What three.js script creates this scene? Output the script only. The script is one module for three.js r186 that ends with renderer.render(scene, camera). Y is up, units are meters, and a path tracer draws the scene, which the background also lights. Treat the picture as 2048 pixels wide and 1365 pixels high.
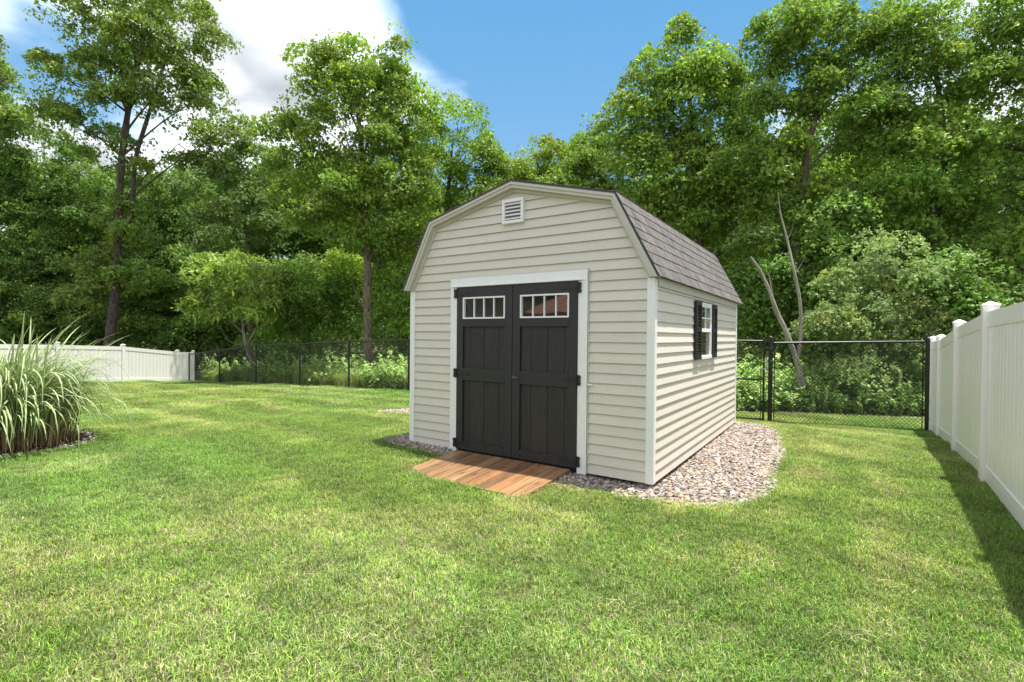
import * as THREE from 'three';
import { RoundedBoxGeometry } from 'three/addons/geometries/RoundedBoxGeometry.js';
import { mergeGeometries } from 'three/addons/utils/BufferGeometryUtils.js';

// ------------------------------------------------------------------ camera, sky, sun, exposure
const scene = new THREE.Scene();
const EYE = 1.317, FPX = 1004.2, PITCH = 0.0096, ROLL = 0.009;
const camera = new THREE.PerspectiveCamera(2 * Math.atan(682.5 / FPX) * 180 / Math.PI, 2048 / 1365, 0.05, 900);
camera.position.set(0, EYE, 0);
camera.rotation.set(-PITCH, 0, ROLL, 'YXZ');
scene.add(camera);

const renderer = new THREE.WebGLRenderer({ antialias: true });
renderer.toneMapping = THREE.LinearToneMapping;
renderer.toneMappingExposure = 3.75;
renderer.shadowMap.enabled = true;

const sun = new THREE.DirectionalLight(new THREE.Color(1, 0.95, 0.865), 2.45);
sun.position.set(0.215 * 60, 60, 0.012 * 60);
sun.castShadow = true;
sun.shadow.mapSize.set(4096, 4096);
sun.shadow.radius = 1.5;
Object.assign(sun.shadow.camera, { left: -45, right: 45, top: 45, bottom: -45, near: 1, far: 160 });
scene.add(sun); scene.add(sun.target);

// ------------------------------------------------------------------ random numbers and noise
function rng(seed) {
  let a = seed >>> 0;
  return () => { a = (a + 0x6D2B79F5) | 0; let t = Math.imul(a ^ (a >>> 15), 1 | a); t = (t + Math.imul(t ^ (t >>> 7), 61 | t)) ^ t; return ((t ^ (t >>> 14)) >>> 0) / 4294967296; };
}
function hash3(x, y, z) {
  let h = Math.imul(x, 374761393) ^ Math.imul(y, 668265263) ^ Math.imul(z, 2147483647 - 1274126177);
  h = Math.imul(h ^ (h >>> 13), 1274126177); h ^= h >>> 16;
  return (h >>> 0) / 4294967296;
}
const sm = t => t * t * (3 - 2 * t), mix = (a, b, t) => a + (b - a) * t, clamp = (v, a = 0, b = 1) => Math.min(b, Math.max(a, v));
const step01 = (a, b, v) => sm(clamp((v - a) / (b - a)));
function noise(x, y, z = 0) {
  const X = Math.floor(x), Y = Math.floor(y), Z = Math.floor(z), u = sm(x - X), v = sm(y - Y), w = sm(z - Z);
  const l = (a, b, t) => a + (b - a) * t;
  return l(l(l(hash3(X, Y, Z), hash3(X + 1, Y, Z), u), l(hash3(X, Y + 1, Z), hash3(X + 1, Y + 1, Z), u), v),
    l(l(hash3(X, Y, Z + 1), hash3(X + 1, Y, Z + 1), u), l(hash3(X, Y + 1, Z + 1), hash3(X + 1, Y + 1, Z + 1), u), v), w);
}
function fbm(x, y, z = 0, o = 5) { let s = 0, a = 0.5, n = 0; for (let i = 0; i < o; i++) { s += a * noise(x, y, z); n += a; a *= 0.5; x = x * 2.03 + 7.1; y = y * 2.03 + 3.7; z = z * 2.03 + 1.3; } return s / n; }

// ------------------------------------------------------------------ sky: blue air with drifting cumulus
{
  const w = 3072, h = 1536; let cs = 0, cn = 0; const d = new Float32Array(w * h * 4);
  for (let j = 0; j < h; j++) {
    const el = ((j + 0.5) / h - 0.5) * Math.PI, y = Math.sin(el), c = Math.cos(el);
    for (let i = 0; i < w; i++) {
      const az = ((i + 0.5) / w - 0.5) * 2 * Math.PI, x = c * Math.cos(az), z = c * Math.sin(az), k = (j * w + i) * 4;
      const yy = Math.max(y, 0), t = Math.pow(1 - yy, 3);
      let r = mix(0.0325, 0.155, t), g = mix(0.110, 0.222, t), b = mix(0.212, 0.290, t);
      if (y > -0.02) {
        // the cloud deck as a flat sheet of puffs overhead
        const q = 1 / (yy + 0.16), px = x * q, pz = z * q;
        const wx = px + 0.45 * (fbm(px * 1.5 + 9, pz * 1.5, 4, 3) - 0.5), wz = pz + 0.45 * (fbm(px * 1.5, pz * 1.5 + 5, 8, 3) - 0.5);
        const n = fbm(wx * 1.25 + 23.6, wz * 1.25 + 31.7, 7.7, 7);
        const broad = fbm(px * 0.28 + 5.2, pz * 0.28 + 2.9, 2.2, 2);
        // an opening in the deck ahead, cloud to either side of it
        const dirAz = Math.atan2(x, -z);
        const gap = Math.exp(-Math.pow((dirAz - 0.10) / 0.50, 2)) * step01(-0.1, 0.1, -z);
        const cover = 0.72 + 0.16 * (broad - 0.5) - 0.44 * gap;
        const dens = 0.93 * step01(1 - cover - 0.07, 1 - cover + 0.10, n);
        const thick = step01(1 - cover - 0.02, 1 - cover + 0.22, n);
        const puff = fbm(wx * 2.6 + 11, wz * 2.6, 6, 5);
        const L = Math.max(0.17, mix(0.46, 0.29, thick) + 0.95 * (puff - 0.5));
        const cr = L * 0.955, cg = L * 0.99, cb = L * 1.04;
        const a = dens * step01(-0.02, 0.08, y);
        r = mix(r, cr, a); g = mix(g, cg, a); b = mix(b, cb, a);
      }
      if (y < 0) { const f = step01(0, -0.15, y); r = mix(r, 0.10, f); g = mix(g, 0.12, f); b = mix(b, 0.07, f); }
      if (y > 0) { cs += g * y * c; cn += y * c; }
      d[k] = r; d[k + 1] = g; d[k + 2] = b; d[k + 3] = 1;
    }
  }
  console.log('sky mean', cs / cn);
  const t = new THREE.DataTexture(d, w, h, THREE.RGBAFormat, THREE.FloatType);
  t.mapping = THREE.EquirectangularReflectionMapping; t.magFilter = THREE.LinearFilter; t.minFilter = THREE.LinearFilter; t.needsUpdate = true;
  scene.background = t; scene.environment = t;
  scene.backgroundIntensity = 1.0; scene.environmentIntensity = 1.0;
}

// ------------------------------------------------------------------ helpers
const taken = new Map();
function numbered(name) { const n = taken.get(name) || 0; taken.set(name, n + 1); return n ? `${name}_${String(n).padStart(3, '0')}` : name; }
function tag(o, label, category, group, kind) { if (label) o.userData.label = label; if (category) o.userData.category = category; if (group) o.userData.group = group; if (kind) o.userData.kind = kind; return o; }
function thing(name, label, category, pos = [0, 0, 0], group) { const g = new THREE.Group(); g.name = numbered(name); g.position.set(...pos); scene.add(g); return tag(g, label, category, group); }
function part(name, geometry, material, parent, kind) {
  const m = new THREE.Mesh(geometry, material); m.name = name; m.castShadow = m.receiveShadow = true; parent.add(m);
  if (kind) m.userData.kind = kind; return m;
}
const lin = (r, g, b) => new THREE.Color().setRGB(r, g, b);
const std = (c, roughness = 0.8, extra = {}) => new THREE.MeshStandardMaterial({ color: lin(...c), roughness, metalness: 0, ...extra });
function tex(w, h, fn, srgb = true, repeat) {
  const d = new Uint8Array(w * h * 4), e = v => { v = clamp(v); return 255 * (srgb ? (v <= 0.0031308 ? 12.92 * v : 1.055 * Math.pow(v, 1 / 2.4) - 0.055) : v); };
  for (let j = 0; j < h; j++) for (let i = 0; i < w; i++) { const c = fn(i / w, j / h, i, j), k = (j * w + i) * 4; const a = Array.isArray(c) ? c : [c, c, c]; d[k] = e(a[0]); d[k + 1] = e(a[1]); d[k + 2] = e(a[2]); d[k + 3] = 255; }
  const t = new THREE.DataTexture(d, w, h, THREE.RGBAFormat); t.wrapS = t.wrapT = THREE.RepeatWrapping; t.magFilter = THREE.LinearFilter; t.minFilter = THREE.LinearMipmapLinearFilter; t.generateMipmaps = true;
  if (srgb) t.colorSpace = THREE.SRGBColorSpace; if (repeat) t.repeat.set(...repeat); t.needsUpdate = true; return t;
}
// periodic noise on the unit square for textures that repeat
function pnoise(u, v, fu, fv, s = 0) {
  const x = u * fu, y = v * fv, X = Math.floor(x), Y = Math.floor(y), a = sm(x - X), b = sm(y - Y), H = (i, j) => hash3(((i % fu) + fu) % fu, ((j % fv) + fv) % fv, s);
  return mix(mix(H(X, Y), H(X + 1, Y), a), mix(H(X, Y + 1), H(X + 1, Y + 1), a), b);
}
function pfbm(u, v, fu, fv, s = 0, o = 4) { let r = 0, a = 0.5, n = 0; for (let i = 0; i < o; i++) { r += a * pnoise(u, v, fu, fv, s + i); n += a; a *= 0.55; fu *= 2; fv *= 2; } return r / n; }
function geo(pos, idx, uv, col) {
  const g = new THREE.BufferGeometry(); g.setAttribute('position', new THREE.Float32BufferAttribute(pos, 3));
  if (uv) g.setAttribute('uv', new THREE.Float32BufferAttribute(uv, 2)); if (col) g.setAttribute('color', new THREE.Float32BufferAttribute(col, 3));
  if (idx) g.setIndex(idx); return g;
}
// eight corners (x0y0z0 order: bottom 4 counter-clockwise seen from above, then top 4) to a flat-shaded box; uv by dominant plane in metres
function hexa(c, uo = 0, vo = 0, axis = 0) {
  const f = [[0, 3, 2, 1], [4, 5, 6, 7], [0, 1, 5, 4], [1, 2, 6, 5], [2, 3, 7, 6], [3, 0, 4, 7]], pos = [], uv = [], nor = [];
  const a = new THREE.Vector3(), b = new THREE.Vector3();
  for (const q of f) {
    const P = q.map(i => c[i]);
    a.set(P[1][0] - P[0][0], P[1][1] - P[0][1], P[1][2] - P[0][2]); b.set(P[2][0] - P[0][0], P[2][1] - P[0][1], P[2][2] - P[0][2]); a.cross(b);
    if (a.lengthSq() < 1e-16) { a.set(P[2][0] - P[0][0], P[2][1] - P[0][1], P[2][2] - P[0][2]); b.set(P[3][0] - P[0][0], P[3][1] - P[0][1], P[3][2] - P[0][2]); a.cross(b); }
    a.normalize(); const ax = Math.abs(a.x), ay = Math.abs(a.y), az = Math.abs(a.z);
    for (const i of [0, 1, 2, 0, 2, 3]) {
      const p = P[i]; pos.push(...p); nor.push(a.x, a.y, a.z);
      let u, v; if (ay >= ax && ay >= az) { u = p[0]; v = p[2]; } else if (ax >= az) { u = p[2]; v = p[1]; } else { u = p[0]; v = p[1]; }
      if (axis) [u, v] = [v, u];
      uv.push(u + uo, v + vo);
    }
  }
  const g = geo(pos, null, uv); g.setAttribute('normal', new THREE.Float32BufferAttribute(nor, 3)); return g;
}
const bx = (x0, x1, y0, y1, z0, z1, uo, vo, axis) => hexa([[x0, y0, z0], [x0, y0, z1], [x1, y0, z1], [x1, y0, z0], [x0, y1, z0], [x0, y1, z1], [x1, y1, z1], [x1, y1, z0]].map(p => p), uo, vo, axis);
function rbox(x0, x1, y0, y1, z0, z1, r = 0.004) { const g = new RoundedBoxGeometry(x1 - x0, y1 - y0, z1 - z0, 1, Math.min(r, (x1 - x0) / 2.2, (y1 - y0) / 2.2, (z1 - z0) / 2.2)); g.translate((x0 + x1) / 2, (y0 + y1) / 2, (z0 + z1) / 2); return g; }
const V = (x, y, z) => new THREE.Vector3(x, y, z);
// a tapered tube along points (Vector3) with radii
function tube(pts, radii, sides = 7, wob = 0, seed = 1) {
  const n = pts.length, pos = [], idx = [], uv = [], nor = []; let ref = V(0.31, 0.2, 0.93); const up = V(0, 0, 0); let len = 0;
  let side = null;
  for (let i = 0; i < n; i++) {
    const t = pts[Math.min(i + 1, n - 1)].clone().sub(pts[Math.max(i - 1, 0)]).normalize();
    if (!side) side = V(0, 0, 0).crossVectors(t, Math.abs(t.dot(ref)) > 0.9 ? V(1, 0, 0) : ref).normalize(); else side.sub(t.clone().multiplyScalar(side.dot(t))).normalize();
    up.crossVectors(t, side); if (i) len += pts[i].distanceTo(pts[i - 1]);
    for (let k = 0; k <= sides; k++) {
      const a = k / sides * Math.PI * 2, r = radii[i] * (1 + wob * (noise((k % sides) * 1.7 + seed * 13, len * 2.1, seed) - 0.5));
      const d = side.clone().multiplyScalar(Math.cos(a)).addScaledVector(up, Math.sin(a)); pos.push(pts[i].x + d.x * r, pts[i].y + d.y * r, pts[i].z + d.z * r); nor.push(d.x, d.y, d.z); uv.push(k / sides, len);
    }
  }
  for (let i = 0; i < n - 1; i++) for (let k = 0; k < sides; k++) { const a = i * (sides + 1) + k, b = a + sides + 1; idx.push(a, a + 1, b, a + 1, b + 1, b); }
  const g = geo(pos, idx, uv); g.setAttribute('normal', new THREE.Float32BufferAttribute(nor, 3)); return g;
}
const rod = (a, b, r, sides = 8) => tube([a, b], [r, r], sides);
// pixel of the photograph (2048 wide) + depth -> a point in the world
function at(px, py, depth) {
  const X = (px - 1024) / FPX, Y = (682.5 - py) / FPX, c = Math.cos(-ROLL), s = Math.sin(-ROLL);
  const x = X * c + Y * s, y2 = -X * s + Y * c, cp = Math.cos(PITCH), sp = Math.sin(PITCH), z = cp + y2 * sp, y = y2 * cp - sp;
  return V(x / z * depth, EYE + y / z * depth, -depth);
}

// ------------------------------------------------------------------ terrain
const GP = [[0, 0, -.12], [-3, 2, -.13], [3, 2, -.14], [0, 3, -.11], [-1.5, 6.2, -.02], [-.9, 5.5, -.05], [0, 4.6, -.075], [1.3, 4.3, -.10], [2.4, 4.6, -.12], [3.6, 7.9, -.07], [2.5, 6.2, -.085], [-.5, 8, -.05], [1.2, 10, -.15],
  [4.97, 5.18, -.16], [6.41, 7.15, -.28], [7.84, 9.12, -.44], [3.53, 3.2, -.15], [2.1, 1.24, -.14], [5.4, 10.47, -.45], [8.1, 9.6, -.46], [4.1, 10.9, -.40],
  [-3.05, 15, -.33], [-5.2, 16, -.39], [-7.57, 17.9, -.52], [-10, 19.6, -.63], [-12.47, 21.4, -.78], [-14.9, 23.2, -.9], [-16.1, 24, -1.0], [-16.8, 21.67, -.8], [-17.5, 19.3, -.64], [-18.2, 17, -.55],
  [-6.2, 6.5, -.18], [-9, 10, -.3], [-5, 10, -.19], [-3, 7.5, -.07], [-8, 14, -.38], [-12, 16, -.5], [-12, 5, -.25], [-11, 0, -.25], [-6, 1, -.18], [9, 3, -.3], [12, 8, -.5], [0, -8, -.1], [1.5, 12.3, -.28],
  [0, 22, -.7], [8, 16, -.6], [16, 14, -.7], [-10, 28, -1.0], [-22, 30, -1.2], [0, 34, -1.0], [16, 30, -1.0], [-30, 20, -1.0], [26, 20, -.9]];
function groundY(x, d) {
  let s = 0, w = 0; for (const [a, b, h] of GP) { const q = (a - x) ** 2 + (b - d) ** 2, k = 1 / Math.pow(q + 0.35, 1.7); s += k * h; w += k; }
  const far = Math.hypot(x, d - 10); return s / w + (far > 45 ? -0.0 : 0);
}
const inPoly = (x, y, P) => { let r = false; for (let i = 0, j = P.length - 1; i < P.length; j = i++) { const [a, b] = P[i], [c, e] = P[j]; if ((b > y) !== (e > y) && x < (c - a) * (y - b) / (e - b) + a) r = !r; } return r; };
const edgeDist = (x, y, P) => { let m = 1e9; for (let i = 0, j = P.length - 1; i < P.length; j = i++) { const [a, b] = P[i], [c, e] = P[j], dx = c - a, dy = e - b, t = clamp(((x - a) * dx + (y - b) * dy) / (dx * dx + dy * dy)); m = Math.min(m, Math.hypot(x - a - dx * t, y - b - dy * t)); } return m; };
function smoothPoly(P, n = 8) { const c = new THREE.CatmullRomCurve3(P.map(([a, b]) => V(a, b, 0)), true); return c.getPoints(P.length * n).slice(0, -1).map(p => [p.x, p.y]); }

// shed frame: u along the front from its near-woods corner, v back
const ANG = 0.5861, W = 3.05, L = 4.08, DU = [Math.cos(ANG), -Math.sin(ANG)], DV = [Math.sin(ANG), Math.cos(ANG)], S0 = [1.2962 - DU[0] * W, 4.5409 - DU[1] * W];
const shedXY = (u, v) => [S0[0] + DU[0] * u + DV[0] * v, S0[1] + DU[1] * u + DV[1] * v];
const SHED = [shedXY(0, 0), shedXY(W, 0), shedXY(W, L), shedXY(0, L)];
const RAMP = [shedXY(0.78, 0), shedXY(2.24, 0), shedXY(2.20, -0.9), shedXY(0.74, -0.9)];
const GRAVEL = smoothPoly([[-1.62, 6.32], [-1.25, 5.93], [-.92, 5.66], [-.2, 5.15], [.36, 4.66], [.8, 4.47], [1.15, 4.28], [1.6, 4.16], [2.1, 4.32], [2.52, 4.75], [2.85, 5.35], [3.3, 6.0], [3.62, 6.7], [3.95, 7.4], [3.98, 7.85], [3.7, 8.2],
  [3.0, 8.9], [2.0, 9.7], [1.2, 10.35], [.3, 10.5], [-.8, 10.0], [-1.9, 9.5], [-2.5, 9.12], [-1.9, 8.75], [-1.2, 8.3], [-.75, 7.7], [-.95, 7.0], [-1.35, 6.75]]);
const BED = smoothPoly([[-5.75, 6.05], [-5.6, 6.6], [-5.85, 7.2], [-6.5, 7.6], [-7.6, 7.6], [-8.3, 6.8], [-7.9, 5.8], [-6.9, 5.35], [-6.2, 5.5]]);
// the fence lines
const CL_LEFT = [[-14.93, 23.2, -.95, .37], [-12.47, 21.4, -.80, .63], [-10, 19.6, -.65, .90], [-7.57, 17.9, -.54, 1.01], [-5.2, 16, -.41, 1.14], [-3.05, 14.85, -.35, 1.20], [-.67, 13.63, -.32, 1.21], [1.7, 12.27, -.30, 1.22], [4.02, 10.95, -.42, 1.25]];
const YARD = [[-18.9, 12], [-18.2, 17], [-17.5, 19.3], [-16.8, 21.67], [-16.1, 24], [-14.93, 23.2], ...CL_LEFT.slice(1).map(p => [p[0], p[1]]), [5.4, 10.47], [8.1, 9.6], [4.97, 5.18], [2.1, 1.24], [1.2, 0], [1, -3], [-12, -3], [-19, 4]];

{ // one ground sheet, fine near the yard and coarse out to the horizon
  const n = 210, pos = [], idx = [], col = [], uv = [], wrp = t => 24 * t + 380 * Math.pow(Math.abs(t), 5) * Math.sign(t);
  for (let j = 0; j <= n; j++) for (let i = 0; i <= n; i++) {
    const x = wrp(i / n * 2 - 1) - 3, d = wrp(j / n * 2 - 1) + 11; const yard = inPoly(x, d, YARD) ? 1 : 0;
    pos.push(x, groundY(x, d) - (inPoly(x, d, SHED) ? 0.06 : 0), -d); uv.push(x / 3, d / 3);
    const m = fbm(x * 0.9, d * 0.9, 3, 4);
    if (yard) col.push(mix(0.085, 0.13, m), mix(0.09, 0.125, m), mix(0.035, 0.05, m)); else col.push(mix(0.05, 0.10, m), mix(0.045, 0.085, m), mix(0.025, 0.04, m));
  }
  for (let j = 0; j < n; j++) for (let i = 0; i < n; i++) { const a = j * (n + 1) + i, b = a + n + 1; idx.push(a, a + 1, b, a + 1, b + 1, b); }
  const g = geo(pos, idx, uv, col); g.computeVertexNormals();
  const soil = tex(512, 512, (u, v) => { const a = pfbm(u, v, 24, 24, 5, 4), b = pfbm(u, v, 90, 90, 9, 2); const k = 0.55 + 0.6 * a + 0.5 * (b - 0.5); return [k, k, k * 0.95]; });
  const m = new THREE.Mesh(g, new THREE.MeshStandardMaterial({ vertexColors: true, map: soil, bumpMap: soil, bumpScale: 0.02, roughness: 1 }));
  m.name = 'ground'; m.receiveShadow = true; m.userData.kind = 'structure'; scene.add(m);
}

// ------------------------------------------------------------------ materials
const vinylNoise = tex(512, 512, (u, v) => 0.5 + 0.35 * (pfbm(u, v, 6, 120, 3, 3) - 0.5) + 0.25 * (pfbm(u, v, 40, 40, 8, 3) - 0.5), false);
const smudge = tex(1024, 1024, (u, v) => { const a = pfbm(u, v, 5, 5, 21, 5), b = pfbm(u, v, 60, 14, 33, 3), s = step01(0.62, 0.74, pfbm(u, v, 22, 22, 51, 4)); const k = 0.96 + 0.06 * (a - 0.5) + 0.03 * (b - 0.5) - 0.018 * s; return [k, k * (1 - 0.004 * s), k * (1 - 0.012 * s)]; });
const paintGrain = tex(512, 512, (u, v) => { const r = pfbm(u, v, 90, 7, 4, 3), f = pfbm(u, v, 140, 140, 14, 2); return 0.5 + 0.8 * (r - 0.5) + 0.25 * (f - 0.5); }, false);
const brushed = tex(512, 512, (u, v) => { const k = 0.95 + 0.9 * (pfbm(u, v, 70, 6, 41, 3) - 0.5) + 0.5 * (pfbm(u, v, 9, 9, 47, 4) - 0.5) + 0.5 * step01(0.86, 0.93, pnoise(u, v, 210, 90, 5)); return [k, k, k]; });
const M = {
  siding: [[.66, .62, .55], [.645, .606, .537], [.673, .633, .563]].map(c => std(c, 0.62, { map: smudge, bumpMap: vinylNoise, bumpScale: 0.0006 })),
  beigeTrim: std([.56, .54, .475], 0.55, { map: smudge }),
  white: std([.85, .85, .865], 0.5, { map: smudge, bumpMap: paintGrain, bumpScale: 0.0008 }),
  vinyl: std([.89, .88, .87], 0.38, { map: smudge }),
  black: std([.021, .0205, .022], 0.5, { map: brushed, bumpMap: paintGrain, bumpScale: 0.0016 }),
  blackPlank: [[.022, .021, .021], [.025, .0232, .0215], [.020, .0195, .0205]].map(c => std(c, 0.55, { map: brushed, bumpMap: paintGrain, bumpScale: 0.0022 })),
  iron: std([.012, .012, .013], 0.45),
  fence: std([.016, .016, .017], 0.32),
  galv: std([.55, .56, .57], 0.35, { metalness: 0.85 }),
  dark: std([.03, .03, .03], 0.9), deck: std([.075, .07, .068], 0.95),
  ply: std([.28, .2, .12], 0.8),
  glass: new THREE.MeshPhysicalMaterial({ color: lin(.92, .95, .94), roughness: 0.015, transmission: 1, thickness: 0, ior: 1.85, specularIntensity: 1 }),
  screen: std([.05, .035, .03], 0.8, { }),
  timber: std([.27, .21, .14], 0.85),
};
const wrap = (g, k) => { const a = g.attributes.uv; for (let i = 0; i < a.count; i++) a.setXY(i, a.getX(i) * k, a.getY(i) * k); return g; };

// ------------------------------------------------------------------ the shed
const shed = thing('storage_shed', 'beige clapboard barn shed with gambrel roof and black double doors', 'shed', [S0[0], 0, -S0[1]]);
shed.rotation.y = -ANG;
const OUT = [[-.062, 1.862], [W / 2 - 1.167, 2.665], [W / 2, 2.966], [W / 2 + 1.167, 2.665], [W + .062, 1.862]];   // roof outline
const OG = 0.094;
const roofY = x => { for (let i = 0; i < 4; i++) { const [a, b] = OUT[i], [c, d] = OUT[i + 1]; if (x >= a && x <= c) return b + (d - b) * (x - a) / (c - a); } return 1.86; };
const roofX = (y, s) => { // s=-1: near-woods slope, +1: the other
  const P = s < 0 ? [OUT[0], OUT[1], OUT[2]] : [OUT[4], OUT[3], OUT[2]];
  for (let i = 0; i < 2; i++) if (y >= P[i][1] && y <= P[i + 1][1]) return P[i][0] + (P[i + 1][0] - P[i][0]) * (y - P[i][1]) / (P[i + 1][1] - P[i][1]);
  return y < P[0][1] ? P[0][0] : P[2][0];
};
{
  // walls
  const gab = new THREE.Shape(); gab.moveTo(0.02, 0); gab.lineTo(W - 0.02, 0); gab.lineTo(W - 0.02, 1.86); gab.lineTo(OUT[3][0], OUT[3][1] - .045); gab.lineTo(OUT[2][0], OUT[2][1] - .045); gab.lineTo(OUT[1][0], OUT[1][1] - .045); gab.lineTo(0.02, 1.86); gab.closePath();
  const back = new THREE.ExtrudeGeometry(gab, { depth: 0.08, bevelEnabled: false }); back.translate(0, 0, -L);
  const hole = new THREE.Path(); hole.moveTo(.76, .015); hole.lineTo(.76, 1.865); hole.lineTo(2.29, 1.865); hole.lineTo(2.29, .015); hole.closePath();
  const fr = gab.clone(); fr.holes.push(hole); const frontG = new THREE.ExtrudeGeometry(fr, { depth: 0.08, bevelEnabled: false }); frontG.translate(0, 0, -0.081);
  part('front_wall', frontG, M.ply, shed); part('rear_wall', back, M.beigeTrim, shed);
  part('side_wall', bx(0.02, 0.1, 0, 1.9, -L + .081, -.082), M.beigeTrim, shed);
  const sw = new THREE.Shape(); sw.moveTo(.082, 0); sw.lineTo(L - .081, 0); sw.lineTo(L - .081, 1.85); sw.lineTo(.082, 1.85); sw.closePath();
  const wh = new THREE.Path(); wh.moveTo(1.69, 1.11); wh.lineTo(1.69, 1.71); wh.lineTo(2.22, 1.71); wh.lineTo(2.22, 1.11); wh.closePath(); sw.holes.push(wh);
  const sg = new THREE.ExtrudeGeometry(sw, { depth: 0.08, bevelEnabled: false }); sg.rotateY(Math.PI / 2); sg.translate(W - .1, 0, 0);   // shape x -> -z
  part('side_wall', sg, M.ply, shed);
  part('floor', bx(0.03, W - .03, -.012, .012, -L + .03, -.03), M.ply, shed);
  for (const u of [.12, 1.1, 2.43, 2.93]) part('skid', bx(u - .05, u + .05, -.20, -.0125, -L + .02, -.03), M.timber, shed);
  part('sill', bx(.74, 2.31, -.02, .013, -.028, .012), M.iron, shed);

  // siding courses, each board its own piece
  const E0 = -0.012, EX = 0.0985, N = 31;
  const boardF = (x0, x1, x2, x3, y0, y1) => hexa([[x0, y0, .014], [x0, y0, .021], [x1, y0, .021], [x1, y0, .014], [x3, y1, .0008], [x3, y1, .0035], [x2, y1, .0035], [x2, y1, .0008]], y0 * 3.7, y0 * 1.3);
  for (let k = 0; k < N; k++) {
    const y0 = E0 + k * EX; let y1 = Math.min(y0 + EX + .010, OUT[2][1] - .07); if (y1 - y0 < .02) break;
    const lim = y => [y < 1.86 ? .05 : Math.max(.05, roofX(y, -1) + .05), y < 1.86 ? W - .05 : Math.min(W - .05, roofX(y, 1) - .05)];
    const [a0, b0] = lim(y0), [a1, b1] = lim(y1); const mat = M.siding[k % 3];
    if (y0 < 1.94) { part('siding_board', boardF(a0, .642, .642, a1, y0, y1), mat, shed); part('siding_board', boardF(2.408, b0, b1, 2.408, y0, y1), mat, shed); }
    else part('siding_board', boardF(a0, b0, b1, a1, y0, y1), mat, shed);
  }
  const boardS = (v0, v1, y0, y1) => hexa([[W + .010, y0, -v0], [W + .0175, y0, -v0], [W + .0175, y0, -v1], [W + .010, y0, -v1], [W - .001, y1, -v0], [W + .0025, y1, -v0], [W + .0025, y1, -v1], [W - .001, y1, -v1]].map(p => [p[0] - .018, p[1], p[2]]), y0 * 2.9, y0 * 1.7);
  for (let k = 0; k < 19; k++) {
    const y0 = E0 + k * EX, y1 = Math.min(y0 + EX + .010, 1.80), mat = M.siding[(k + 1) % 3];
    if (k >= 11 && k <= 17) { part('siding_board', boardS(.055, 1.66, y0, y1), mat, shed); part('siding_board', boardS(2.245, L - .045, y0, y1), mat, shed); }
    else part('siding_board', boardS(.055, L - .045, y0, y1), mat, shed);
    part('siding_board', hexa([[.018, y0, -L + .05], [.002, y0, -L + .05], [.002, y0, -.05], [.018, y0, -.05], [.018, y1, -L + .05], [.0155, y1, -L + .05], [.0155, y1, -.05], [.018, y1, -.05]].map(p => [p[0], p[1], p[2]])), mat, shed);
  }
  // corner posts, L-shaped
  const corner = (u, z, su, sz, w = .075) => mergeGeometries([
    rbox(Math.min(u, u - su * w), Math.max(u, u - su * w), -.016, Math.min(1.858, 1.86), Math.min(z, z - sz * .02), Math.max(z, z - sz * .02), .003),
    rbox(Math.min(u, u - su * .018), Math.max(u, u - su * .018), -.016, 1.858, Math.min(z - sz * .0205, z - sz * (.02 + .05)), Math.max(z - sz * .0205, z - sz * (.02 + .05)), .003)]);
  for (const [u, z, su, sz] of [[W + .004, .026, 1, 1], [-.004, .026, -1, 1], [W + .004, -L - .004, 1, -1], [-.004, -L - .004, -1, -1]]) part('corner_post', corner(u, z, su, sz), M.white, shed);
  // frieze under the eaves
  for (const s of [0, 1]) { const x = s ? W - .016 : 0; part('frieze_board', rbox(x - (s ? 0 : .014), x + (s ? .03 : .016), 1.788, 1.872, -L + .072, -.052, .003), M.beigeTrim, shed); part('frieze_lip', rbox(x - (s ? 0 : .026), x + (s ? .042 : .016), 1.838, 1.868, -L + .05, -.03, .003), M.beigeTrim, shed); }

  // rake boards: strips along the gable outline
  const inset = d => { // offset the outline inwards
    const P = OUT, n = [], r = []; for (let i = 0; i < 4; i++) { const dx = P[i + 1][0] - P[i][0], dy = P[i + 1][1] - P[i][1], l = Math.hypot(dx, dy); n.push([dy / l, -dx / l]); }
    for (let i = 0; i < 5; i++) { if (i === 0 || i === 4) { const q = n[i ? 3 : 0], t = n[i ? 3 : 0]; const dx = i ? P[4][0] - P[3][0] : P[1][0] - P[0][0], dy = i ? P[4][1] - P[3][1] : P[1][1] - P[0][1]; const k = (-q[1] * d) / dy; r.push([P[i][0] + q[0] * d + dx * k, P[i][1]]); } else { const a = n[i - 1], b = n[i], k = 1 / (1 + a[0] * b[0] + a[1] * b[1]); r.push([P[i][0] + (a[0] + b[0]) * k * d, P[i][1] + (a[1] + b[1]) * k * d]); } }
    return r;
  };
  const strip = (d0, d1, z0, z1, name, mat) => { const A = inset(d0), B = inset(d1); for (let i = 0; i < 4; i++) { const c = [A[i], A[i + 1], B[i + 1], B[i]]; part(name, hexa([[c[3][0], c[3][1], z0], [c[3][0], c[3][1], z1], [c[2][0], c[2][1], z1], [c[2][0], c[2][1], z0], [c[0][0], c[0][1], z0], [c[0][0], c[0][1], z1], [c[1][0], c[1][1], z1], [c[1][0], c[1][1], z0]]), mat, shed); } };
  strip(.016, .074, .0, OG - .006, 'rake_board', M.beigeTrim);
  strip(.016, .044, OG - .0055, OG + .006, 'rake_lip', M.beigeTrim);
  strip(.0745, .104, .002, .036, 'rake_frieze', M.beigeTrim);
  strip(.016, .074, -L - OG, -L - .001, 'rake_board', M.beigeTrim);
  // roof deck
  const roof = new THREE.Group(); roof.name = 'roof'; shed.add(roof);
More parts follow.
